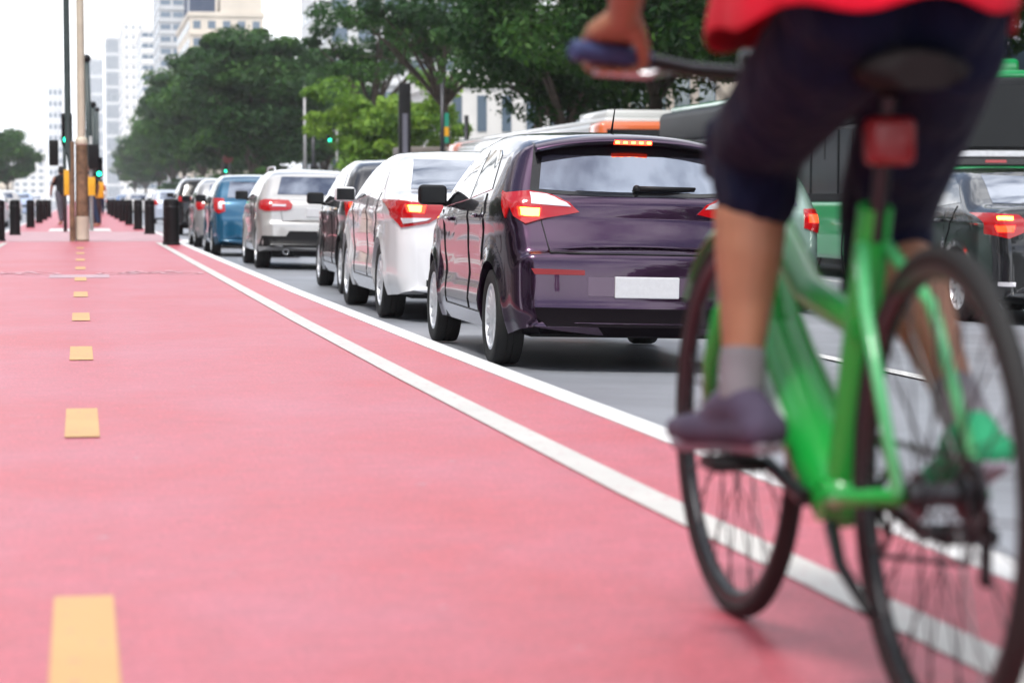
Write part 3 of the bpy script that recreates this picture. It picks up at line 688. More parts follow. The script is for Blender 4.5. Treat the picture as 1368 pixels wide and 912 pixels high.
for i, (x, y, bd, pt, sp, lb) in enumerate([
        (4.3, 128, sedan, white, S2, 'white saloon further up the lane seen between the bollards'),
        (4.0, 108, hatch2, paint('ice_blue_paint', (.50, .55, .66), .2), h2(), 'pale ice blue hatchback just ahead of the black sport utility car'),
        (3.9, 165, suv, silver, dict(h2(), rear_glass=[(-.6, 1.1), (.6, 1.1), (.5, 1.38), (-.5, 1.38)]), 'distant silver crossover beyond the white saloon in the queue'),
        (3.9, 215, hatch2, paint('mid_blue_paint', (.03, .12, .3), .3), h2(), 'distant blue hatchback near the end of the queue'),
        (3.8, 290, sedan, black, S2, 'farthest black saloon in the queue'),
        (6.9, 150, sedan, silver, S2, 'silver saloon far ahead in the second lane'),
        (7.0, 240, hatch2, white, h2(), 'white hatchback far ahead in the second lane'),
        (9.9, 190, suv, black, dict(h2(), rear_glass=[(-.6, 1.1), (.6, 1.1), (.5, 1.38), (-.5, 1.38)]), 'black crossover far ahead in the third lane')]):
    car('distant_car', lb, x, y, bd, pt, sp)
car('parked_car', 'black sport utility car behind the cyclist, outside the photograph', 3.6, .6, bigsuv, black, BS)  # unseen car, added to darken reflections in the purple tailgate
car('parked_car', 'white hatchback in the second lane, outside the photograph', 6.6, 6.5, hatch2, white, h2())  # second unseen car, added for the same reflections
# lane two and three
mint = paint('pale_mint_paint', (.26, .38, .33), .3, .25)
car('parked_car', 'pale mint hatchback in the second lane seen through the bicycle', 6.50, 23.2, hatch2, mint, h2(tail_sub=[('brake_lamp', [(-.76, .9), (-.66, .9), (-.66, .98), (-.76, .98)], M['red_lit'])]))
car('parked_car', 'black saloon at the right edge of the photograph in the third lane', 9.18, 21.2, sedan, black, dict(S2,
    tail=[[(-.88, 1.03), (-.62, 1.02), (-.55, .96), (-.58, .86), (-.72, .80), (-.86, .84)]], seams=SSEAM, handles=[(1.45, .96)],
    tail_sub=[('brake_lamp', [(-.80, .86), (-.68, .86), (-.66, .92), (-.82, .92)], M['red_lit']), ('bulb', [(-.80, .97), (-.68, .97), (-.68, 1.0), (-.80, 1.0)], M['amber_lit'])],
    extra=[('bumper_reflector', [(-.80, .36), (-.66, .36), (-.66, .40), (-.80, .40)], 'rear', M['clear_lens'], .01)]))
# oncoming side
for x, y, bd, pt, lb in [(-3.6, 92, sedan, white, 'white saloon on the left roadway nearest the left edge'),
                         (-3.8, 122, suv, silver, 'silver crossover on the left roadway behind the black bollards'),
                         (-3.6, 152, hatch2, paint('pale_blue_paint', (.45, .55, .75), .2), 'pale blue hatchback on the left roadway beyond the crossover'),
                         (-6.6, 105, sedan, paint('grey_paint', (.3, .32, .36), .4), 'grey saloon in the second lane of the left roadway'),
                         (-3.7, 205, sedan, white, 'distant white saloon on the left roadway')]:
    r_, b_ = car('oncoming_car', lb, x, y, bd, pt, dict(sides=[], rear_glass=[(-.6, 1.13), (.6, 1.13), (.52, 1.38), (-.52, 1.38)], plate=(0, .5), tail=[], spokes=8, rimr=.2, tw=.19))
    for mir in (False, True):
        bd.add('headlight', [(-.82, .78), (-.5, .76), (-.5, .66), (-.80, .66)], 'rear', M['clear_lens'], r_, .012, .05, mir)
    bd.add('front_grille', [(-.42, .74), (.42, .74), (.36, .60), (-.36, .60)], 'rear', M['black_plastic'], r_, .012)

# ------------------------------------------------------------------ buses
def bus(name, label, xl, y0, length, H_, lower, upper, roofc, orange=None):
    W2 = 1.26; root = empty(name, (xl + W2, y0 + length / 2, road_z(xl + W2))); tag(root, label, 'bus', 'city buses in the kerb lane')
    h = length / 2; h0 = -h
    MB().box(-W2 - .003, W2 + .003, -h - .008, -h + 1.2, 1.15, 1.755, .05).build('rear_panel', lower, root, True, 30)
    MB().box(-W2, W2, -h, h, .32, 1.25, .10).build('lower_body', lower, root, True, 30)
    MB().box(-W2 + .02, W2 - .02, -h + .02, h - .02, 1.20, 2.45, .08).build('window_band', M['black_plastic'], root, True, 30)
    MB().box(-W2, W2, -h, h, 2.42, H_ - .12, .14).build('upper_body', upper, root, True, 30)
    MB().box(-W2 + .18, W2 - .18, -h + .3, h - .3, H_ - .16, H_, .07).build('roof', roofc, root, True, 30)
    MB().box(-.85, .85, -h + 1.2, -h + 4.4, H_ - .02, H_ + .22, .08).build('roof_unit', roofc, root, True, 30)
    # rear face
    MB().box(-W2 + .16, W2 - .16, -h - .012, -h + .03, 2.02, 2.92, .01).build('rear_window', M['bus_glass'], root)
    MB().box(-W2 + .02, W2 - .02, -h - .03, -h + .02, 1.88, 1.97, .012).build('rear_trim', M['rim'], root)
    MB().box(-W2 + .12, W2 - .12, -h - .018, -h + .02, 1.765, 1.865, .006).build('light_panel', M['black_gloss'], root)
    for sg in (-1, 1):
        MB().box(sg * .95 - .16, sg * .95 + .16, -h - .026, -h + .01, 1.795, 1.835, .004).build('tail_light', M['red_lens'], root)
        MB().box(sg * 1.08 - .06, sg * 1.08 + .06, -h - .026, -h + .01, .60, 1.00, .01).build('tail_light', M['red_lens'], root)
    MB().box(-.16, .16, -h - .026, -h + .01, 1.795, 1.835, .004).build('high_stop_light', M['red_lens'], root)
    MB().box(-W2 + .04, W2 - .04, -h - .06, -h + .2, .34, .56, .04).build('bumper', M['black_plastic'], root, True, 30)
    MB().box(-.7, .7, -h - .014, -h + .02, .62, .98, .01).build('engine_grille', M['black_plastic'], root)
    # side windows and pillars, both sides
    n = int(length / 1.55); step = (length - 1.0) / n
    for sg in (-1, 1):
        for k in range(n):
            a = -h + .5 + k * step
            fr = MB().box(min(sg * (W2 - .03), sg * (W2 + .006)), max(sg * (W2 - .03), sg * (W2 + .006)), a + .05, a + step - .05, 1.36, 2.38, .01).build('window', M['bus_glass'], root)
            if sg < 0: MB().box(-W2 - .012, -W2 + .01, a + step / 2 - .02, a + step / 2 + .02, 1.9, 2.37).build('window_bar', M['black_plastic'], fr)
    if orange:
        for a, b in ((-h - .004, -h + 1.3), (h - 2.2, h + .004)):
            MB().box(-W2 - .006, W2 + .006, a, b, 2.43, H_ - .10, .12).build('coloured_band', orange, root, True, 30)
            MB().box(-W2 - .006, W2 + .006, a, b, .34, 1.22, .08).build('coloured_band', orange, root, True, 30)
    ms = wheel_meshes(.48, .28, 8, .29, 0)
    for a in (-h + 2.6, h - 2.7):
        for sg in (-1, 1):
            w_ = link_mesh('wheel', ms[0], None, root, (sg * (W2 - .13), a, .48))
            if sg > 0: w_.rotation_euler = (0, 0, math.pi)
            link_mesh('tyre', ms[1], None, w_); link_mesh('rim', ms[2], None, w_)
            MB().lathe([(.56, -.01), (.60, -.01), (.60, .01), (.56, .01)], 24, 'x', (sg * (W2 + .002), a, .48), closed=True).build('wheel_arch', M['black_plastic'], root)
    return root
bgreen = paint('bus_green_paint', (.01, .30, .09), .0, .3); bdark = mat('bus_dark_paint', (.012, .014, .016), .5, spec=.3); bwhite = paint('bus_white_paint', (.66, .67, .66), 0, .35)
borange = paint('bus_orange_paint', (.78, .17, .05), 0, .35); bpale = paint('bus_pale_paint', (.55, .56, .56), 0, .4)
bus('city_bus', 'green city bus with black windows at the right edge behind the black saloon', 11.75, 33.2, 15.5, 3.15, bgreen, bdark, bgreen)
bus('city_bus', 'white city bus with orange ends behind the roof of the purple hatchback', 12.0, 55.5, 24.0, 3.2, bwhite, bpale, bwhite, borange)

# ------------------------------------------------------------------ bollards, lamp posts, signals
def bollard_mesh():
    m = MB(); m.lathe([(.001, 0), (.125, 0), (.125, .03), (.112, .04), (.108, .58), (.108, .62), (.108, .70), (.10, .73), (.07, .75), (.001, .755)], 20, 'z'); return m
bm0 = bollard_mesh(); bme = make_mesh('bollard', bm0.v, bm0.f, True, 40); bme.materials.append(M['black_plastic'])
bandm = MB().lathe([(.1075, .61), (.1105, .615), (.1105, .63), (.1075, .635)], 20, 'z'); band = make_mesh('band', bandm.v, bandm.f, True); band.materials.append(M['dark_steel'])
place = [(1.50, 40.6), (1.53, 41.9), (1.5, 53.5), (1.45, 62), (1.45, 73.5), (1.45, 85), (1.45, 97), (1.45, 110), (1.45, 124), (-1.45, 44.8), (-1.36, 52.5), (-1.32, 67), (-1.3, 80), (-1.3, 92), (-1.3, 105)]
rk = ['nearest', 'second', 'third', 'fourth', 'fifth', 'sixth', 'seventh', 'eighth', 'farthest']; rl = ['nearest', 'second', 'third', 'fourth', 'fifth', 'farthest']
for i, (x, y) in enumerate(place):
    o = link_mesh('bollard', bme, None, None, (x, y, 0)); 
    if y < 43: o.scale = (1.15, 1.15, 1.02)
    side = 'right' if x > 0 else 'left'; n_ = rk[i] if x > 0 else rl[i - 9]
    tag(o, f'black bollard on the {side} edge of the cycle path, {n_} in its row', 'bollard', f'bollards along the {side} edge of the path')
    link_mesh('band', band, None, o)

cream = mat('cream_pole_paint', (.60, .53, .42), .45, var=.12, vscale=2); dgreen = mat('dark_green_pole', (.045, .065, .065), .45, var=.2, vscale=3)
rust = mat('brown_pole', (.20, .12, .07), .7, var=.4, vscale=6, bump=.3, bscale=30); galv = mat('galvanised', (.36, .36, .36), .45, metal=.5, var=.15, vscale=5); yel = mat('yellow_box_paint', (.85, .42, .02), .5, var=.08, vscale=4)
def signal_head(x, y, z, parent, lit=True, n=3, s=1.0):
    m = MB().box(-.17 * s, .17 * s, -.12 * s, .12 * s, -.5 * s, .5 * s, .03); hd = m.build('signal_head', M['black_plastic'], parent, True, 30, (x, y, z))
    for k in range(3):
        zz = (.32 - .32 * k) * s
        MB().lathe([(.11 * s, 0), (.125 * s, 0), (.125 * s, -.16 * s), (.11 * s, -.16 * s)], 16, 'y', (0, -.12 * s, zz), closed=True).build('visor', M['black_plastic'], hd)
        MB().lathe([(.001, -.02), (.06 * s, -.016), (.105 * s, 0), (.105 * s, .02)], 16, 'y', (0, -.125 * s, zz)).build('lens', (M['green_lit'] if (k == 2 and lit) else M['black_gloss']), hd, True)
    return hd
# the cluster of posts in the middle of the path
lp = empty('street_lamp', (.04, 44.6, 0)); tag(lp, 'tall cream street lamp post standing in the middle of the cycle path', 'street lamp')
MB().tube([(0, 0, 0), (0, 0, 1.78)], [.120, .105], 20).build('base', rust, lp, True, 40)
MB().tube([(0, 0, 0.03), (0, 0, .45)], [.127, .124], 20).build('base_wrap', cream, lp, True, 40)
MB().lathe([(.001, 1.90), (.09, 1.88), (.112, 1.82), (.12, 1.76), (.105, 1.74)], 20, 'z').build('collar', cream, lp, True)
MB().tube([(0, 0, 1.7), (0, 0, 11.5)], [.075, .06], 16).build('pole', cream, lp, True, 40)
for sg in (-1, 1):
    MB().tube([(0, 0, 11.0), (sg * 1.2, 0, 11.9), (sg * 2.6, 0, 12.0)], [.045, .04, .035], 10).build('arm', cream, lp, True)
    MB().box(sg * 2.9 - .4, sg * 2.9 + .4, -.16, .16, 11.93, 12.08, .05).build('lamp_head', galv, lp, True)
gp = empty('signal_post', (-.135, 44.5, 0)); tag(gp, 'tall dark green post left of the cream street lamp post', 'post')
MB().tube([(0, 0, 0), (0, 0, 1.8)], [.05, .05], 14).build('base', rust, gp, True, 40)
MB().tube([(-.06, 0, 1.6), (-.10, 0, 12.5)], [.058, .05], 14).build('pole', dgreen, gp, True, 40)
MB().tube([(0, 0, 1.2), (-.06, 0, 1.75)], [.045, .055], 14).build('elbow', dgreen, gp, True, 40)
sp = empty('traffic_signal', (-.34, 58, 0)); tag(sp, 'traffic signal with a green light and a yellow box left of the lamp post', 'traffic light')
MB().tube([(0, 0, 0), (0, 0, 2.75)], [.045, .045], 12).build('pole', dgreen, sp, True)
signal_head(0.06, 0, 2.4, sp, True, 3, .75)
MB().box(-.36, -.14, -.1, .1, 1.55, 2.15, .03).build('pedestrian_signal', M['black_plastic'], sp, True, 30)
MB().box(-.02, .12, -.12, -.05, .85, 1.45, .02).build('push_button_box', yel, sp, True, 30)
sp2 = empty('traffic_signal', (.28, 60, 0)); tag(sp2, 'pedestrian signal with a yellow box right of the lamp post', 'traffic light')
MB().tube([(0, 0, 0), (0, 0, 2.3)], [.045, .045], 12).build('pole', galv, sp2, True)
MB().box(-.06, .20, -.1, .1, 1.5, 2.1, .03).build('pedestrian_signal', M['black_plastic'], sp2, True, 30)
MB().box(-.12, .10, -.12, -.04, .85, 1.3, .02).build('push_button_box', yel, sp2, True, 30)
sp3 = empty('traffic_signal', (.60, 76, 0)); tag(sp3, 'low green signal on the path beyond the crossing with a yellow panel', 'traffic light')
MB().tube([(0, 0, 0), (0, 0, 2.0)], [.05, .05], 12).build('pole', dgreen, sp3, True)
signal_head(0, 0, 1.75, sp3, True, 3, .62)
MB().box(-.16, .14, -.12, -.04, .8, 1.3, .02).build('sign_panel', yel, sp3, True, 30)
for i, (x, y, hh, lean) in enumerate([(.38, 78, 5.2, -.12), (.62, 100, 4.6, -.05), (.95, 130, 5.5, 0), (1.0, 190, 6.5, 0), (.6, 260, 8, 0)]):
    q = empty('post', (x, y, 0)); tag(q, ['dark post right of the lamp post, first beyond the crossing', 'second dark post beyond the crossing', 'third dark post beyond the crossing', 'fourth dark post beyond the crossing', 'farthest dark post on the path'][i], 'post', 'dark posts along the path')
    MB().tube([(0, 0, 0), (lean, 0, hh)], [.13, .08], 12).build('pole', dgreen, q, True); MB().sphere((lean, 0, hh), .14).build('cap', M['black_plastic'], q, True)
# pavement furniture on the right
def kerb_signal(x, y, z, label, extra=None):
    zz = road_z(15) + .15; q = empty('traffic_signal', (x, y, zz)); tag(q, label, 'traffic light')
    MB().tube([(.45, 0, 0), (.45, 0, z - zz + .9)], [.08, .07], 12).build('pole', galv, q, True); signal_head(0, 0, z - zz + .32, q, True)
    MB().tube([(.45, 0, z - zz + .6), (0, 0, z - zz + .6)], [.04, .04], 8).build('arm', galv, q, True)
    MB().box(-.16, .16, -.1, .1, 1.9, 2.6, .04).build('pedestrian_signal', M['black_plastic'], q, True, 30)
    return q
kerb_signal(15.6, 153, 4.5, 'green traffic light in front of the light green tree')
k2 = kerb_signal(15.6, 264, 3.85, 'green traffic light below the faded red round sign')
MB().lathe([(.001, -.03), (.55, -.03), (.55, .03), (.001, .03)], 24, 'y', (.25, -.1, 5.6)).build('round_sign', mat('faded_red_sign', (.30, .08, .07), .6), k2)
kerb_signal(15.6, 455, 2.0, 'small distant green traffic light beside the tree line')
zz = road_z(15) + .15
t = empty('advertising_totem', (15.85, 119, zz)); tag(t, 'tall black slab totem in front of the light green tree', 'totem')
MB().box(-.30, .30, -.15, .15, .4, 6.9, .04).build('slab', M['black_plastic'], t, True, 30); MB().box(-.12, .12, -.155, -.149, 1.0, 5.4).build('panel', mat('totem_panel', (.16, .16, .2), .4), t); MB().box(-.38, .38, -.22, .22, 0, .4, .03).build('base', M['concrete'], t)
k = empty('newsstand', (18.4, 124, zz)); tag(k, 'grey brown newsstand kiosk behind the white saloon', 'kiosk')
kb = mat('kiosk_metal', (.19, .165, .15), .6, var=.15, vscale=1.5)
MB().box(-2.0, 1.9, -1.4, 1.4, 0, 3.4, .06).build('wall', kb, k, True, 30); MB().box(-2.3, 2.2, -1.8, 1.6, 3.4, 3.85, .08).build('roof', kb, k, True, 30)
MB().box(-1.6, 1.5, -1.43, -1.36, .9, 2.6, .03).build('shutter', M['dark_steel'], k)
for x, y, h_, lb in [(15.5, 104, 6.6, 'blue grey pole with a small green and yellow sign'), (15.6, 98, 4.6, 'short dark pole beside the light green tree'), (15.4, 168, 9.0, 'tall pale pole left of the light green tree'), (15.5, 163, 6.4, 'dark pole next to the tall pale pole')]:
    q = empty('street_pole', (x, y, zz)); tag(q, lb, 'pole')
    MB().tube([(0, 0, 0), (0, 0, h_)], [.11, .09], 12).build('pole', galv if 'pale' in lb.split()[1] else M['dark_steel'], q, True); MB().lathe([(.001, 0), (.2, 0), (.2, .25), (.001, .25)], 12, 'z').build('base', galv, q)
    if 'sign' in lb:
        MB().box(.02, .28, -.04, .02, 3.6, 4.9, .02).build('sign', mat('green_sign', (.02, .3, .2), .5), q); MB().box(.04, .27, -.05, -.041, 3.9, 4.3).build('sign_panel', yel, q)
    if 'dark pole' in lb: MB().box(-.22, .22, -.15, .15, 2.2, 3.4, .04).build('cabinet', M['black_plastic'], q)
# ------------------------------------------------------------------ trees
LEAF = {'dark': leaf_mat('dark_leaves', (.008, .036, .008), (.020, .075, .012), (.050, .13, .018)),
        'mid': leaf_mat('mid_leaves', (.012, .048, .010), (.030, .098, .015), (.070, .165, .022)),
        'light': leaf_mat('light_leaves', (.07, .16, .016), (.14, .28, .03), (.26, .42, .05))}
BARK = mat('bark', (.075, .058, .045), .9, var=.3, vscale=5, bump=.6, bscale=18)
def crown_mesh(seed, rx, rz, zc, nc, nl, leaf, cr=1.2, hollow=.35):
    rs = np.random.RandomState(seed); cs = []
    while len(cs) < nc:
        d = rs.normal(size=3); d /= np.linalg.norm(d); rad = rs.uniform(hollow, 1.0) ** .55
        wob = 1 + .22 * math.sin(3 * math.atan2(d[1], d[0]) + seed) + .14 * math.sin(5 * math.atan2(d[1], d[0]) + seed * 2)
        p = d * rad * np.array([rx * wob, rx * wob, rz]); p[2] = p[2] * (1.0 if p[2] > 0 else .75)
        cs.append(p)
    cs = np.array(cs); cs[:, 2] += zc
    size = rs.uniform(.5, 1.4, nc) * cr; ctone = rs.uniform(0.0, 1.0, nc)
    idx = rs.randint(0, nc, nl); d = rs.normal(size=(nl, 3)); d /= np.linalg.norm(d, axis=1)[:, None]
    rr = rs.uniform(0.25, 1, nl) ** .45
    pos = cs[idx] + d * (rr * size[idx])[:, None] * np.array([1.15, 1.15, .62])
    nrm = d * .6 + rs.normal(size=(nl, 3)) * .5 + np.array([0, 0, .55]); nrm /= np.linalg.norm(nrm, axis=1)[:, None]
    t = np.cross(nrm, rs.normal(size=(nl, 3))); t /= np.linalg.norm(t, axis=1)[:, None]; b = np.cross(nrm, t)
    s = (leaf * rs.uniform(.6, 1.35, nl))[:, None]
    V = np.stack([pos - t * s, pos - b * s * .45 + nrm * s * .12, pos + t * s, pos + b * s * .45 + nrm * s * .12], 1).reshape(-1, 3)
    me = bpy.data.meshes.new('crown'); me.vertices.add(nl * 4); me.vertices.foreach_set('co', V.ravel())
    me.loops.add(nl * 4); me.loops.foreach_set('vertex_index', np.arange(nl * 4)); me.polygons.add(nl)
    me.polygons.foreach_set('loop_start', np.arange(nl) * 4); me.update(calc_edges=True)
    at = me.attributes.new('tone', 'FLOAT', 'POINT'); tn = np.clip(ctone[idx] * .8 + rs.uniform(-.2, .4, nl), 0, 1)
    at.data.foreach_set('value', np.repeat(tn, 4).astype(np.float32)); return me, cs
def trunk_mesh(seed, h0, cs, r0, nlimb=9):
    rs = random.Random(seed); m = MB(); top = Vector((rs.uniform(-.4, .4), rs.uniform(-.4, .4), h0))
    m.tube([(0, 0, -.1), (0.05, 0, .35), (rs.uniform(-.15, .15), rs.uniform(-.15, .15), h0 * .5), top], [r0 * 1.45, r0 * 1.05, r0 * .9, r0 * .75], 12)
    pk = sorted(cs.tolist(), key=lambda p: rs.random())[:nlimb]
    for p in pk:
        p = Vector(p); mid = top.lerp(p, .5) + Vector((0, 0, rs.uniform(-.2, .7)))
        m.tube([top - Vector((0, 0, .2)), top.lerp(mid, .5), mid, p], [r0 * .5, r0 * .36, r0 * .26, r0 * .09], 8)
        for _ in range(2):
            e = mid + Vector((rs.uniform(-1.6, 1.6), rs.uniform(-1.6, 1.6), rs.uniform(.2, 1.6))); m.tube([mid, mid.lerp(e, .5) + Vector((0, 0, .15)), e], [r0 * .18, r0 * .12, r0 * .05], 6)
    return make_mesh('trunk', m.v, m.f, True)
VAR = {}
def variant(key, kind, *a, h0=4, r0=.3, nlimb=9):
    me, cs = crown_mesh(*a); me.materials.append(LEAF[kind]); tr = trunk_mesh(a[0], h0, cs, r0, nlimb); tr.materials.append(BARK); VAR[key] = (me, tr)
variant('near', 'dark', 11, 5.2, 4.8, 8.3, 100, 48000, .15, 1.25, h0=4.2, r0=.30)
variant('near2', 'mid', 12, 5.0, 4.5, 8.2, 90, 40000, .15, 1.2, h0=4.4, r0=.26)
variant('open', 'dark', 13, 5.6, 4.2, 10.8, 34, 9500, .17, 1.05, .2, h0=6.0, r0=.28, nlimb=16)
variant('light', 'light', 14, 4.1, 3.7, 5.4, 58, 15000, .19, .95, .1, h0=2.4, r0=.16)
variant('far', 'mid', 15, 6.6, 8.2, 11.6, 110, 30000, .30, 1.75, h0=4.0, r0=.4)
variant('far2', 'dark', 16, 6.4, 7.6, 11.2, 105, 30000, .30, 1.75, h0=4.0, r0=.4)
variant('small', 'mid', 17, 4.6, 3.6, 6.4, 60, 12000, .24, 1.2, h0=3.0, r0=.2)
def tree(name, key, x, y, label, group=None, s=1.0, rz=0.0, sz=None):
    o = empty(name, (x, y, road_z(15) + .15), rz); tag(o, label, 'tree', group); o.scale = (s, s, sz or s)
    link_mesh('crown', VAR[key][0], None, o); link_mesh('trunk', VAR[key][1], None, o); return o
tree('street_tree', 'near', 18.6, 92, 'dense dark tree whose crown hangs above the white and orange bus', s=.95, rz=1.0)
tree('street_tree', 'near2', 17.6, 73, 'dark green tree behind the cyclist\'s hand and handlebar', s=1.0, rz=2.2)
tree('street_tree', 'near', 18.8, 58, 'dark tree rising behind the green bus in the middle', s=1.05, rz=3.4)
tree('street_tree', 'near2', 19.2, 44, 'dark tree behind the green bus at the right edge', s=1.05, rz=.4)
tree('street_tree', 'near', 20.5, 33, 'dark tree in the top right corner', s=1.0, rz=5.0)
tree('street_tree', 'near2', 23.5, 66, 'tree standing behind the front row above the buses', s=1.05, rz=5.5)
tree('street_tree', 'near', 23.0, 50, 'tree in the second row behind the green bus', s=1.05, rz=4.5)
tree('street_tree', 'open', 19.4, 128, 'open branching tree with thin dark limbs and pale gaps above the light green tree', s=1.05, rz=.7)
tree('street_tree', 'open', 21.2, 112, 'open branching tree between the light green tree and the dense dark tree', s=1.0, rz=2.7)
tree('street_tree', 'open', 20.0, 170, 'open branching tree at the right end of the long dark tree mass', s=1.15, rz=4.1)
tree('light_green_tree', 'light', 19.0, 148, 'small light green tree beside the tall black totem', s=1.08, rz=1.0)
gm = 'tall trees forming the long dark mass on the right'
for i, (x, y, s, kk, sz) in enumerate([(17.5, 232, .98, 'far2', .93), (18, 262, 1.0, 'far', 1.0), (17.2, 298, 1.05, 'far2', 1.12), (17.4, 345, 1.06, 'far', 1.15), (17.0, 398, 1.08, 'far2', 1.18), (17.2, 462, 1.08, 'far', 1.18),
                                     (17.2, 540, 1.03, 'far2', 1.06), (17.0, 640, 1.0, 'far', 1.05), (17.0, 760, 1.0, 'far2', 1.02), (25, 250, .95, 'far', .85), (25, 320, 1.0, 'far2', .9), (25.5, 420, 1.0, 'far', .95)]):
    tree('tall_tree', kk, x, y, 'tall dark tree within the long tree mass beside the avenue, above the queue of cars', gm, s=s, rz=i * 1.7, sz=sz)
for i, (x, y, s) in enumerate([(15.6, 330, .42), (15.8, 290, .40), (15.5, 400, .45), (15.6, 235, .36), (16.0, 212, .38)]):
    tree('young_tree', 'small', x, y, 'low bright shrub like tree growing under the tall tree mass', 'low trees under the tall trees', s=s, rz=i)
for i, (x, y, s) in enumerate([(-12.2, 440, 1.0), (-15.5, 400, 1.05), (-18.6, 470, 1.0)]):
    tree('small_tree', 'small', x - .5, y, ['rounded tree on the left nearest the lamp post', 'rounded tree cut by the left edge', 'rounded tree behind the other two on the left'][i], 'trees on the left side', s=s * 1.3, rz=i * 2.0)
for i, y in enumerate([-6, 9, 24, 42, 60, 82, 105]):
    tree('street_tree', ['near2', 'near'][i % 2], -18.5, y, 'tree on the left pavement outside the photograph', 'trees on the left pavement', s=.95, rz=i * 1.3)

for i, (x, y) in enumerate([(17.5, 14), (17.8, -4), (17.2, -22), (18, -44), (-18.5, -24), (-18.2, -46), (17.6, -70), (-18, -72)]):
    tree('street_tree', ['near2', 'near'][i % 2], x, y, 'tree beside the avenue behind the camera', 'trees behind the camera', s=1.0, rz=i * 1.9)
# ------------------------------------------------------------------ buildings
def building(label, x0, x1, y0, depth, h, wall, rows, cols, side=-1, win=(.55, .5), glass=None, slab=True, stripes=0, top=None, name='office_building', z0=0.0, frontonly=False):
    """front face looks back down the avenue (-Y), street face towards the road"""
    root = empty(name, ((x0 + x1) / 2, y0 + depth / 2, -.4)); tag(root, label, 'building')
    wx, wy = (x1 - x0) / 2, depth / 2
    MB().box(-wx, wx, -wy, wy, -.6, h).build('wall', wall, root)
    MB().box(-wx - .25, wx + .25, -wy - .25, wy + .25, h, h + .9).build('parapet', top or wall, root)
    MB().box(-wx * .4, wx * .3, -wy * .4, wy * .4, h + .9, h + 3.6).build('roof_housing', wall, root)
    g = glass or M['glass_b']; fh = (h - z0) / rows
    cw = 2 * wx / cols; fw, fhh = cw * win[0], fh * win[1]
    wm = MB().box(-fw / 2, fw / 2, -.06, .02, -fhh / 2, fhh / 2); wme = make_mesh('window', wm.v, wm.f); wme.materials.append(g)
    for r in range(rows):
        zc = z0 + fh * (r + .52)
        for c in range(cols): link_mesh('window', wme, None, root, (-wx + cw * (c + .5), -wy, zc))
    if slab:
        sm = MB().box(-wx - .12, wx + .12, -.30, .0, -.22, .22); sme = make_mesh('spandrel', sm.v, sm.f); sme.materials.append(wall)
        for r in range(1, rows): link_mesh('spandrel', sme, None, root, (0, -wy, z0 + fh * r))
    if stripes:
        pm = MB().box(-cw * .16, cw * .16, -.5, 0, 0, h); pme = make_mesh('pier', pm.v, pm.f); pme.materials.append(wall)
        for c in range(cols + 1): link_mesh('pier', pme, None, root, (-wx + cw * c, -wy, 0))
    if not frontonly:
        nc = max(2, int(depth / 4.5)); cw2 = depth / nc; xs = -wx if side < 0 else wx
        sm = MB().box(-.06, .06, -cw2 * .3, cw2 * .3, -fhh / 2, fhh / 2); sme = make_mesh('window', sm.v, sm.f); sme.materials.append(g)
        for r in range(rows):
            for c in range(nc): link_mesh('window', sme, None, root, (xs, -wy + cw2 * (c + .5), z0 + fh * (r + .52)))
    return root
white_w = mat('white_render', (.80, .79, .77), .8, var=.06, vscale=.2); pale = mat('pale_render', (.70, .71, .72), .8, var=.08, vscale=.15)  # pale render whitened so its colour carries the far towers' haze
creamw = mat('cream_render', (.68, .61, .52), .8, var=.08, vscale=.2); greyw = mat('grey_render', (.50, .51, .52), .8, var=.12, vscale=.2)  # grey render lightened too, haze put into its colour
darkb = mat('dark_blue_cladding', (.05, .07, .12), .4); tan = mat('tan_render', (.42, .33, .24), .8, var=.1, vscale=.2)
building('low white building with a row of windows behind the kiosk', 25.2, 41, 168, 22, 9.2, white_w, 2, 9, z0=.8, win=(.38, .6), slab=False)
building('pale grey office block behind the light green tree', 26, 43, 258, 30, 44, pale, 13, 6, win=(.6, .45))
b = building('cream block with a dark roof storey above the tree mass', 21.5, 36, 480, 60, 37, creamw, 11, 5, win=(.5, .45))
MB().box(-7.2, -2.2, -30.2, -20, 37.9, 41).build('roof_storey', darkb, b); MB().box(-1.2, 7, -30, -10, 37.9, 46).build('tower_block', creamw, b)
b = building('tall grey tower with stacked balconies and a dark blue corner', 22.5, 29.5, 690, 60, 82, greyw, 24, 2, win=(.8, .42))
MB().box(7 / 2 - .1, 7 / 2 + 1.4, -30.1, -24, 0, 78).build('corner_panel', darkb, b)
building('white tower with dark blue horizontal window bands', 24, 32, 940, 90, 66, white_w, 16, 3, win=(.9, .42), glass=M['glass_b'])
building('plain white tower just left of the window banded tower', 20.5, 30, 1140, 120, 83, white_w, 18, 3, win=(.3, .3))
building('pale tower with vertical piers farther along the avenue', 16.5, 25, 1480, 100, 98, pale, 10, 5, stripes=1, slab=False, win=(.6, .8), frontonly=True)
building('farthest pale tower closing the avenue', 10, 23, 2350, 80, 135, pale, 8, 6, stripes=1, slab=False, win=(.5, .8), frontonly=True)
building('faint distant tower left of the lamp post', -24, -12.5, 1950, 80, 90, pale, 10, 3, side=1, win=(.6, .4), frontonly=True)
building('faint low distant block behind the left trees', -52, -24, 1750, 80, 38, white_w, 8, 5, side=1, win=(.5, .4), frontonly=True)
building('small cream building under the left trees', -27, -17, 620, 30, 9, creamw, 2, 4, side=1, win=(.5, .5), frontonly=True)
for i, (y, h, wl) in enumerate([(-70, 30, tan), (-30, 38, pale), (14, 26, creamw), (52, 42, white_w), (96, 24, tan), (140, 36, pale), (190, 45, creamw)]):
    building(['tan', 'pale', 'cream', 'white', 'second tan', 'second pale', 'second cream'][i] + ' block on the left side outside the photograph', -42, -25.5, y, 38, h, wl, int(h / 3.4), 4, side=1, win=(.5, .45), slab=False)
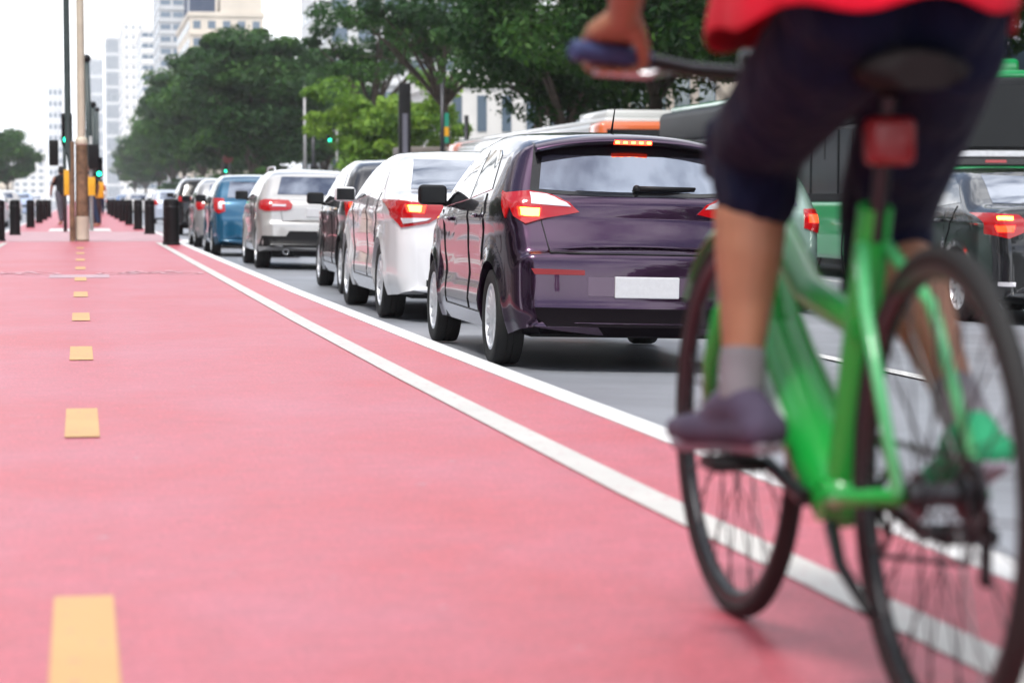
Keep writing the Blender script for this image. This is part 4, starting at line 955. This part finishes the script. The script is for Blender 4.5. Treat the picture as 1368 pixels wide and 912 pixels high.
for i, (y, h, wl) in enumerate([(22, 28, tan), (64, 34, pale), (106, 20, creamw)]):
    building(['tan', 'pale', 'cream'][i] + ' block hidden behind the near trees on the right', 28.5, 46, y, 38, h, wl, int(h / 3.4), 4, win=(.5, .45), slab=False)

# ------------------------------------------------------------------ haze
hm = bpy.data.materials.new('haze'); hm.use_nodes = True; n = hm.node_tree.nodes; n.clear()
ho = n.new('ShaderNodeOutputMaterial'); pv = n.new('ShaderNodeVolumePrincipled'); pv.inputs['Color'].default_value = (.93, .96, 1, 1); pv.inputs['Density'].default_value = .00015; pv.inputs['Anisotropy'].default_value = .2
hm.node_tree.links.new(pv.outputs[0], ho.inputs['Volume'])
tag(MB().box(-2900, 2900, -400, 5600, -2.0, 160).build('haze', hm), kind='stuff')

# ------------------------------------------------------------------ bicycle
BX, BY = 1.16, 3.67
bike = empty('bicycle', (BX, BY, 0)); tag(bike, 'green city bicycle being ridden away down the red path', 'bicycle')
WR = .345; RA, FA = Vector((0, -.52, WR)), Vector((0, .53, WR)); BB = Vector((0, -.09, .29))
spoke = MB().tube([(0, 0, .02), (0, 0, WR - .035)], [.0017, .0017], 5); spm = make_mesh('spoke', spoke.v, spoke.f); spm.materials.append(M['dark_steel'])
def bwheel(c, nsp, steer=0.0):
    h = MB().lathe([(.001, -.05), (.02, -.048), (.022, -.035), (.034, -.034), (.034, -.028), (.016, -.022), (.016, .022), (.034, .028), (.034, .034), (.022, .035), (.02, .048), (.001, .05)], 20)
    hub = h.build('wheel', M['dark_steel'], bike, True, 40, tuple(c)); hub.rotation_euler = (0, 0, steer)
    t = MB().lathe([(WR - .028, -.014), (WR - .016, -.0175), (WR - .004, -.010), (WR, 0), (WR - .004, .010), (WR - .016, .0175), (WR - .028, .014)], 64, closed=True); t.build('tyre', M['tyre'], hub, True)
    r_ = MB().lathe([(WR - .026, -.013), (WR - .030, -.0145), (WR - .045, -.010), (WR - .049, 0), (WR - .045, .010), (WR - .030, .0145), (WR - .026, .013)], 64, closed=True); r_.build('rim', M['dark_steel'], hub, True)
    for k in range(nsp):
        o = link_mesh('spoke', spm, None, hub, (0, 0, 0)); sg = 1 if k % 2 else -1; a = 2 * math.pi * k / nsp
        o.rotation_euler = Matrix.Rotation(a, 4, 'X').to_euler(); o.matrix_local = Matrix.Translation((sg * .012, 0, 0)) @ Matrix.Rotation(a, 4, 'X') @ Matrix.Translation((sg * .014, (.026 if (k // 2) % 2 else -.026), .012)) @ Matrix.Rotation((.085 if (k // 2) % 2 else -.085), 4, 'X') @ Matrix.Rotation(-sg * .075, 4, 'Y')
    return hub
bwheel(RA, 32); bwheel(FA, 32, .04)
Vv = Vector
G = M['bike_green']
HT0, HT1 = Vv((0, .425, .62)), Vv((0, .375, .80)); STt = Vv((0, -.235, .74))
fr = MB().tube([BB, BB.lerp(HT0, .25) + Vv((0, 0, -.015)), BB.lerp(HT0, .6) + Vv((0, 0, -.012)), HT0 + Vv((0, 0, .03))], [.052, .057, .054, .042], 20)
fr.tube([BB, STt], [.030, .026], 16); fr.tube([HT0 - Vv((0, -.004, .02)), HT1], [.034, .034], 16)
fr.tube([HT1 - Vv((0, 0, .05)), Vv((0, .08, .60)), Vv((0, -.20, .56))], [.030, .028, .026], 16)
fr.sphere(BB, .048, 16, 10); fr.tube([BB - Vv((.04, 0, 0)), BB + Vv((.04, 0, 0))], [.036, .036], 16)
frame = fr.build('frame', G, bike, True, 40)
dl = (HT0 - BB).normalized()
for sg in (-1, 1):
    MB().tube([BB.lerp(HT0, .30) + Vv((sg * .051, 0, 0)), BB.lerp(HT0, .78) + Vv((sg * .047, 0, 0))], [.016, .014], 10, ex=.7).build('tube_highlight', M['tube_highlight'], frame, True)  # pale strips along the down tube, a highlight put in as colour
ss = MB()
for sg in (-1, 1):
    ss.tube([STt - Vv((0, 0, .06)) + Vv((sg * .02, 0, 0)), Vv((sg * .050, -.34, .60)), RA + Vv((sg * .060, 0, 0))], [.011, .010, .009], 10)
ss.build('seat_stays', M['bike_white'], bike, True)
cs_ = MB()
for sg in (-1, 1): cs_.tube([BB + Vv((sg * .03, -.03, 0)), Vv((sg * .045, -.2, .30)), RA + Vv((sg * .062, 0, 0))], [.015, .014, .012], 10)
cs_.build('chain_stays', G, bike, True)
fk = MB()
for sg in (-1, 1): fk.tube([HT0 + Vv((sg * .03, .004, -.03)), HT0 + Vv((sg * .052, .012, -.07)), FA + Vv((sg * .055, -.03, .12)), FA + Vv((sg * .053, 0, 0))], [.018, .019, .015, .010], 12)
fk.tube([HT0 + Vv((-.05, .006, -.04)), HT0 + Vv((.05, .006, -.04))], [.02, .02], 12); fk.build('fork', G, bike, True)
def fender(c, a0, a1, material, name, hw=.030, rr=WR + .018):
    v, f = [], []; n = 30
    for i in range(n + 1):
        a = a0 + (a1 - a0) * i / n
        for k, (x, dr) in enumerate([(-hw, -.014), (-hw * .7, -.002), (0, .004), (hw * .7, -.002), (hw, -.014), (hw * .9, -.017), (0, 0), (-hw * .9, -.017)]):
            v.append((x, c.y + (rr + dr) * math.cos(a), c.z + (rr + dr) * math.sin(a)))
    for i in range(n):
        for k in range(8): f.append((i * 8 + k, i * 8 + (k + 1) % 8, (i + 1) * 8 + (k + 1) % 8, (i + 1) * 8 + k))
    o = obj(name, v, f, material, bike, True, 50)
    return o
fender(FA, R(38), R(178), G, 'front_mudguard'); 
sm_ = MB(); sm_.tube([HT1, Vv((0, .352, .90)), Vv((0, .345, .945))], [.022, .018, .018], 14); sm_.tube([Vv((0, .345, .945)), Vv((0, .385, .965))], [.02, .02], 12); sm_.build('stem', M['dark_steel'], bike, True, 40)
hb = MB().tube([(-.335, .33, 1.0), (-.24, .355, .992), (-.12, .385, .972), (0, .39, .965), (.12, .385, .972), (.24, .355, .992), (.335, .33, 1.0)], .0125, 12); hb.build('handlebar', M['dark_steel'], bike, True)
for sg in (-1, 1):
    MB().tube([(sg * .345, .327, 1.0), (sg * .34, .329, 1.0), (sg * .28, .344, .996), (sg * .205, .364, .988)], [.014, .0185, .017, .017], 14).build('grip', M['grip'], bike, True, 40)
    MB().tube([(sg * .15, .40, .975), (sg * .19, .425, .965), (sg * .29, .41, .968)], [.009, .008, .006], 8).build('brake_lever', M['steel'], bike, True)
    MB().tube([(sg * .15, .40, .978), (sg * .09, .47, .99), (sg * .02, .47, .90), (0, .44, .76)], .003, 6).build('brake_cable', M['black_plastic'], bike, True)
MB().box(-.03, .03, .38, .43, .955, 1.01, .012).build('bell', M['dark_steel'], bike, True, 40)
MB().tube([STt - Vv((0, 0, .05)), Vv((0, -.295, .90))], [.0135, .0135], 12).build('seat_post', M['dark_steel'], bike, True, 40)
sv = MB(); prof = [(-.150, .050, .004), (-.12, .080, .012), (-.06, .078, .012), (.01, .052, .008), (.09, .026, .004), (.135, .014, -.002)]
rows = []
for yy, hw, dz in prof:
    for k in range(12):
        a = 2 * math.pi * k / 12; rows.append((hw * math.cos(a), -.295 + yy, (.930 + dz) + (.020 if math.sin(a) > 0 else .032) * math.sin(a) - .01 * abs(math.cos(a)) ** 2))
fs = [(i * 12 + k, i * 12 + (k + 1) % 12, (i + 1) * 12 + (k + 1) % 12, (i + 1) * 12 + k) for i in range(5) for k in range(12)] + [tuple(range(12))[::-1], tuple(60 + k for k in range(12))]
obj('saddle', rows, fs, M['saddle'], bike, True, 60)
MB().box(-.036, .036, -.315, -.275, .80, .87, .012).build('rear_reflector', M['red_lens_off'], bike, True, 40)
MB().box(-.03, .03, .455, .50, .80, .86, .012).build('front_lamp', M['black_plastic'], bike, True, 40)
ca = R(13)
def crank(sg, ang, nm):
    d = Vv((0, math.cos(ang), math.sin(ang))); e = BB + Vv((sg * .075, 0, 0)) + d * .17
    m = MB().tube([BB + Vv((sg * .06, 0, 0)), e], [.014, .011], 10); c = m.build('crank', M['dark_steel'], bike, True, 40)
    MB().box(e.x + sg * .055 - .045, e.x + sg * .055 + .045, e.y - .045, e.y + .045, e.z - .011, e.z + .011, .005).build('pedal', M['black_plastic'], c, True, 40); return e
pl = crank(-1, ca, 'l'); pr_ = crank(1, math.pi + ca, 'r')
ch = MB().lathe([(.085, -.003), (.095, -.002), (.095, .002), (.085, .003)], 44, 'x', (.05, BB.y, BB.z), closed=True); 
for k in range(5): a = 2 * math.pi * k / 5; ch.tube([(.05, BB.y, BB.z), (.05, BB.y + .088 * math.cos(a), BB.z + .088 * math.sin(a))], .007, 6)
ch.build('chainring', M['dark_steel'], bike, True, 40)
MB().tube([(.05, BB.y, BB.z + .092), (.05, RA.y, RA.z + .045), (.05, RA.y - .045, RA.z), (.05, RA.y, RA.z - .045), (.05, RA.y + .02, RA.z - .10), (.05, BB.y, BB.z - .092)], .005, 6).build('chain', M['dark_steel'], bike, True)
MB().lathe([(.001, .040), (.048, .040), (.045, .052), (.03, .06), (.001, .06)], 24, 'x', tuple(RA)).build('sprockets', M['dark_steel'], bike, True, 40)
m = MB().box(.062, .074, RA.y - .012, RA.y + .018, RA.z - .13, RA.z - .02, .006); m.build('derailleur', M['black_plastic'], bike, True, 40)
MB().tube([BB + Vv((-.05, -.10, -.03)), BB + Vv((-.075, -.22, -.07)), BB + Vv((-.09, -.40, -.11))], [.012, .010, .008], 8).build('kickstand', M['black_plastic'], bike, True)

# ------------------------------------------------------------------ cyclist
rider = empty('person', (BX, BY, 0)); tag(rider, 'cyclist in a red shirt, navy shorts and dark shoes riding the green bicycle', 'person')
def L3(x, y, z): return Vv((x - BX, y - BY, z))
hL, kL, aL = L3(1.090, 3.42, .985), L3(1.068, 3.80, .825), L3(1.035, 3.715, .435)
hR, kR, aR = L3(1.245, 3.40, .985), L3(1.290, 3.80, .700), L3(1.325, 3.47, .405)
bd = MB()
def leg(h, k, a, toe, heel):
    def lp(p, q, t, off=(0, 0, 0)): return p.lerp(q, t) + Vv(off)
    bd.chain([h, lp(h, k, .3), lp(h, k, .6), lp(h, k, .85), k], [.080, .074, .065, .057, .052])
    sh = (a - k).normalized(); back = Vv((0, -1, 0)) - sh * Vv((0, -1, 0)).dot(sh); back.normalize()
    bd.chain([k, lp(k, a, .12, back * .006), lp(k, a, .28, back * .020), lp(k, a, .42, back * .017), lp(k, a, .62, back * .006), lp(k, a, .82), a], [.054, .053, .060, .056, .044, .034, .033])
    bd.chain([a, a.lerp(heel, .6), heel], [.031, .024, .020]); bd.chain([a, a.lerp(toe, .5) , toe], [.031, .020, .016])
toeL, heelL = L3(.995, 3.885, .372), L3(1.052, 3.665, .388)
toeR, heelR = L3(1.325, 3.60, .304), L3(1.328, 3.415, .372)
leg(hL, kL, aL, toeL, heelL); leg(hR, kR, aR, toeR, heelR)
pel = L3(1.16, 3.36, 1.05); ws = L3(1.16, 3.45, 1.17); chst = L3(1.16, 3.62, 1.36); nk = L3(1.16, 3.76, 1.52); hd = L3(1.16, 3.86, 1.66)
for sg in (-1, 1):
    o_ = Vv((sg * .06, 0, 0)); bd.chain([pel + o_, ws + o_ * .9, chst + o_ * 1.1, nk + o_ * .9 - Vv((0, .03, .06))], [.105, .098, .108, .07])
bd.chain([nk - Vv((0, .03, .04)), nk, hd - Vv((0, .02, .06))], [.066, .056, .055])
bd.chain([hd - Vv((0, -.005, .045)), hd, hd + Vv((0, -.012, .055))], [.062, .080, .078])       # skull and jaw
bd.chain([hd + Vv((0, .055, -.07)), hd + Vv((0, .068, -.055))], [.026, .020])                  # chin
bd.chain([hd + Vv((0, .080, .005)), hd + Vv((0, .098, -.025))], [.010, .013])                  # nose
bd.chain([hd + Vv((-.02, .078, -.05)), hd + Vv((.02, .078, -.05))], [.009, .009])              # lips
for sg in (-1, 1): bd.chain([hd + Vv((sg * .080, 0, .01)), hd + Vv((sg * .086, -.01, -.02))], [.014, .010])
def arm(sg, sh, el, wr_):
    bd.chain([nk + Vv((sg * .05, -.05, -.07)), sh, sh.lerp(el, .35), sh.lerp(el, .8), el], [.06, .060, .050, .043, .041])
    bd.chain([el, el.lerp(wr_, .25), el.lerp(wr_, .6), wr_], [.041, .043, .034, .027])
gL = Vv((-.275, .345, .996)); gR = Vv((.275, .345, .996))
shL, elL, wrL = L3(.955, 3.72, 1.44), L3(.885, 3.80, 1.21), Vv((-.262, .300, 1.055))
shR, elR, wrR = L3(1.365, 3.72, 1.44), L3(1.435, 3.80, 1.21), Vv((.262, .300, 1.055))
arm(-1, shL, elL, wrL); arm(1, shR, elR, wrR)
def hand(sg, g, wr_):
    palm = g + Vv((0, -.012, .030)); 
    for dx in (-.030, -.010, .010, .030):
        bd.chain([wr_ + Vv((dx * .5, .005, -.005)), palm + Vv((dx, -.004, .006)), g + Vv((dx * 1.08, .018, .027))], [.020, .017, .0125])
    for dx, ln in ((-.036, .85), (-.012, 1.0), (.013, 1.05), (.037, .95)):      # four fingers wrapped round the grip
        f0 = g + Vv((dx, .020, .027)); f1 = g + Vv((dx + .001, .036, .004)); f2 = g + Vv((dx + .002, .024, -.022 * ln)); f3 = g + Vv((dx + .002, -.002, -.029 * ln))
        bd.chain([f0, f1, f2, f3], [.0105, .0098, .0090, .0080])
    t0 = wr_ + Vv((-sg * .022, .012, -.014)); t1 = g + Vv((-sg * .052, -.022, .012)); t2 = g + Vv((-sg * .060, .004, -.012)); t3 = g + Vv((-sg * .052, .020, -.024))
    bd.chain([t0, t1, t2, t3], [.017, .0135, .0115, .0095])
hand(-1, gL, wrL); hand(1, gR, wrR)
fuse(bd.build('body', M['skin'], rider), .0052, 4)
ey = MB()
for sg in (-1, 1): ey.sphere(hd + Vv((sg * .030, .068, .012)), .013, 12, 8)
ey.build('eyes', mat('eye', (.5, .5, .5), .2), rider, True)
hr = MB().chain([hd + Vv((0, -.02, .0)), hd + Vv((0, -.012, .060)), hd + Vv((0, .02, .075))], [.089, .088, .075]); fuse(hr.build('hair', M['hair'], rider), .008, 3)
# shorts: loose legs flaring to the hem
st = MB()
def sleg(h, k, sg, end, k0):
    e = h.lerp(k, end)
    st.chain([h + Vv((0, -.01, .0)), h.lerp(k, .3), h.lerp(k, .6), h.lerp(k, .85), e], [.100, .094, .086, .081, .078])
    dn = e + (Vv((0, -.025, -.075))); st.chain([e, dn], [.078, k0])
sleg(hL, kL, -1, .94, .072); sleg(hR, kR, 1, .90, .074)
for sg in (-1, 1): st.chain([pel + Vv((sg * .065, -.01, -.005)), pel + Vv((sg * .05, .03, .03))], [.112, .095])
# folds in the cloth
for k in range(9):
    a = random.uniform(0, 1); p = hL.lerp(kL, a) + Vv((-.075, random.uniform(-.03, .03), random.uniform(-.04, .05)))
    st.chain([p, p + Vv((.015, .06, -.07))], [.012, .016])
    p = hR.lerp(kR, a) + Vv((-.066, random.uniform(-.06, .03), random.uniform(-.05, .04))); st.chain([p, p + Vv((.02, .05, -.08))], [.014, .018])
fuse(st.build('shorts', M['shorts'], rider), .009, 7)
# shirt: rings from hem to neck, open at the bottom
def ring_mesh(rings, n=40):
    v, f = [], []
    for c, rx, ry, tilt, waves in rings:
        for k in range(n):
            a = 2 * math.pi * k / n; rr = 1 + waves * (.035 * math.sin(5 * a + 1) + .03 * math.sin(9 * a + 2.2))
            y = math.sin(a) * ry * rr; v.append((c.x + math.cos(a) * rx * rr, c.y + y * math.cos(tilt) , c.z - y * math.sin(tilt) + waves * .012 * math.sin(7 * a)))
    for i in range(len(rings) - 1):
        for k in range(n): f.append((i * n + k, i * n + (k + 1) % n, (i + 1) * n + (k + 1) % n, (i + 1) * n + k))
    return v, f
rings = [(L3(1.16, 3.50, 1.000), .222, .315, .06, 1.0), (L3(1.16, 3.50, 1.03), .222, .31, .08, .9), (L3(1.16, 3.48, 1.10), .214, .30, .14, .7), (L3(1.16, 3.47, 1.19), .20, .262, .25, .4), (L3(1.16, 3.54, 1.29), .19, .19, .4, .2),
         (L3(1.16, 3.63, 1.38), .195, .150, .5, .1), (L3(1.16, 3.69, 1.455), .19, .125, .6, .0), (L3(1.16, 3.735, 1.50), .11, .095, .7, 0), (L3(1.16, 3.75, 1.525), .072, .072, .7, 0)]
v, f = ring_mesh(rings); sh = obj('shirt', v, f, M['shirt'], rider, True)
so_ = sh.modifiers.new('solid', 'SOLIDIFY'); so_.thickness = .005; sh.modifiers.new('sub', 'SUBSURF').levels = 1; sh.modifiers['sub'].render_levels = 1
for sg, s0, e0 in ((-1, shL, elL), (1, shR, elR)):
    m = MB().chain([s0 + Vv((-sg * .05, -.01, .0)), s0, s0.lerp(e0, .35), s0.lerp(e0, .62)], [.075, .074, .064, .066]); fuse(m.build('sleeve', M['shirt'], rider), .009, 5)
def shoe(toe, heel, ank, mt, nm):
    d = (toe - heel).normalized(); up = Vv((0, 0, 1)) - d * d.z; up.normalize(); sd = d.cross(up)
    m = MB()
    for s_ in (-1, 1):
        m.chain([heel - d * .012 + sd * s_ * .010, heel.lerp(toe, .4) + sd * s_ * .012, heel.lerp(toe, .78) + sd * s_ * .020, toe + d * .030 + sd * s_ * .010], [.031, .029, .028, .021])
    m.chain([heel.lerp(toe, .10) + up * .02, ank - up * .012], [.034, .040]); m.chain([ank - up * .010, ank.lerp(heel.lerp(toe, .6), .5) + up * .006, heel.lerp(toe, .68) + up * .008], [.040, .040, .031]); m.chain([ank - up * .012 - d * .012, heel + up * .01], [.038, .035])
    o = fuse(m.build('shoe', mt, rider), .006, 5)
    q = MB()
    for s_ in (-1, 1): q.chain([heel - d * .02 + sd * s_ * .012 - up * .022, heel.lerp(toe, .5) + sd * s_ * .016 - up * .022, toe + sd * s_ * .022 - up * .022, toe + d * .035 + sd * s_ * .006 - up * .014], [.016, .016, .016, .012])
    fuse(q.build('sole', M['sole'], o), .005, 4)
    lc = MB()
    for t in (.42, .52, .62, .72):
        c = heel.lerp(toe, t) + up * (.052 - .035 * (t - .42)); lc.tube([c - sd * .022, c + up * .004, c + sd * .022], .0028, 6)
    lc.build('laces', M['sock'], o, True)
shoe(toeL, heelL, aL, M['shoe'], 'l'); shoe(toeR, heelR, aR, M['shoe_green'], 'r')
for a_, k_ in ((aL, kL), (aR, kR)):
    m = MB().chain([a_, a_.lerp(k_, .10), a_.lerp(k_, .17)], [.038, .0385, .0385]); fuse(m.build('sock', M['sock'], rider), .006, 3)

# ------------------------------------------------------------------ people on the crossing
def pedestrian(x, y, top, low, label, stride=.22, rz=0.0, h=1.72):
    r_ = empty('person', (x, y, 0), rz); tag(r_, label, 'person', 'people at the crossing'); s = h / 1.72
    b_ = MB(); P = lambda a, b, c: Vv((a, b, c)) * s
    for sg in (-1, 1):
        f = stride * sg
        b_.chain([P(sg * .09, 0, .90), P(sg * .09, f * .5, .50), P(sg * .09, f, .09)], [.085 * s, .06 * s, .04 * s]); b_.chain([P(sg * .09, f, .06), P(sg * .10, f + .16, .04)], [.045 * s, .035 * s])
        b_.chain([P(sg * .19, 0, 1.40), P(sg * .24, -f * .6, 1.14), P(sg * .23, -f * .8 + .08, .90)], [.055 * s, .042 * s, .032 * s])
        for q in (-.02, 0, .02): b_.chain([P(sg * .23, -f * .8 + .08, .90), P(sg * .23 + .004, -f * .8 + .09 + q, .81)], [.018, .010])
    b_.chain([P(0, 0, .95), P(0, 0, 1.12), P(0, 0, 1.34), P(0, 0, 1.50), P(0, .01, 1.60), P(0, .0, 1.66)], [.13 * s, .12 * s, .13 * s, .055 * s, .085 * s, .085 * s]); b_.chain([P(0, .09, 1.60), P(0, .10, 1.585)], [.014, .014])
    fuse(b_.build('body', M['skin'], r_), .016, 3)
    t_ = MB().chain([P(0, 0, .98), P(0, 0, 1.2), P(0, 0, 1.38)], [.150 * s, .145 * s, .15 * s])
    for sg in (-1, 1): t_.chain([P(sg * .15, 0, 1.40), P(sg * .21, -stride * sg * .4, 1.22)], [.075, .062])
    fuse(t_.build('shirt', top, r_), .018, 3); l_ = MB()
    for sg in (-1, 1): l_.chain([P(sg * .085, 0, .95), P(sg * .09, stride * sg * .5, .50), P(sg * .09, stride * sg * .95, .15)], [.11 * s, .085 * s, .065 * s])
    fuse(l_.build('trousers', low, r_), .018, 3)
    fuse(MB().chain([P(0, -.02, 1.62), P(0, -.01, 1.68)], [.094 * s, .088 * s]).build('hair', M['hair'], r_), .016, 2)
dk = fabric('black_cloth', (.02, .02, .022)); gr = fabric('grey_cloth', (.10, .10, .12)); rd = fabric('dull_red_cloth', (.35, .05, .05)); jn = fabric('jeans', (.03, .05, .10))
pedestrian(-.55, 74, dk, gr, 'pedestrian in dark clothes waiting left of the lamp post', rz=.4)
pedestrian(.32, 68, dk, jn, 'pedestrian in a black top right behind the lamp post', rz=1.3)
pedestrian(1.0, 118, rd, jn, 'distant pedestrian in a dull red top on the path', rz=0)
# contact and check: everything is linked above
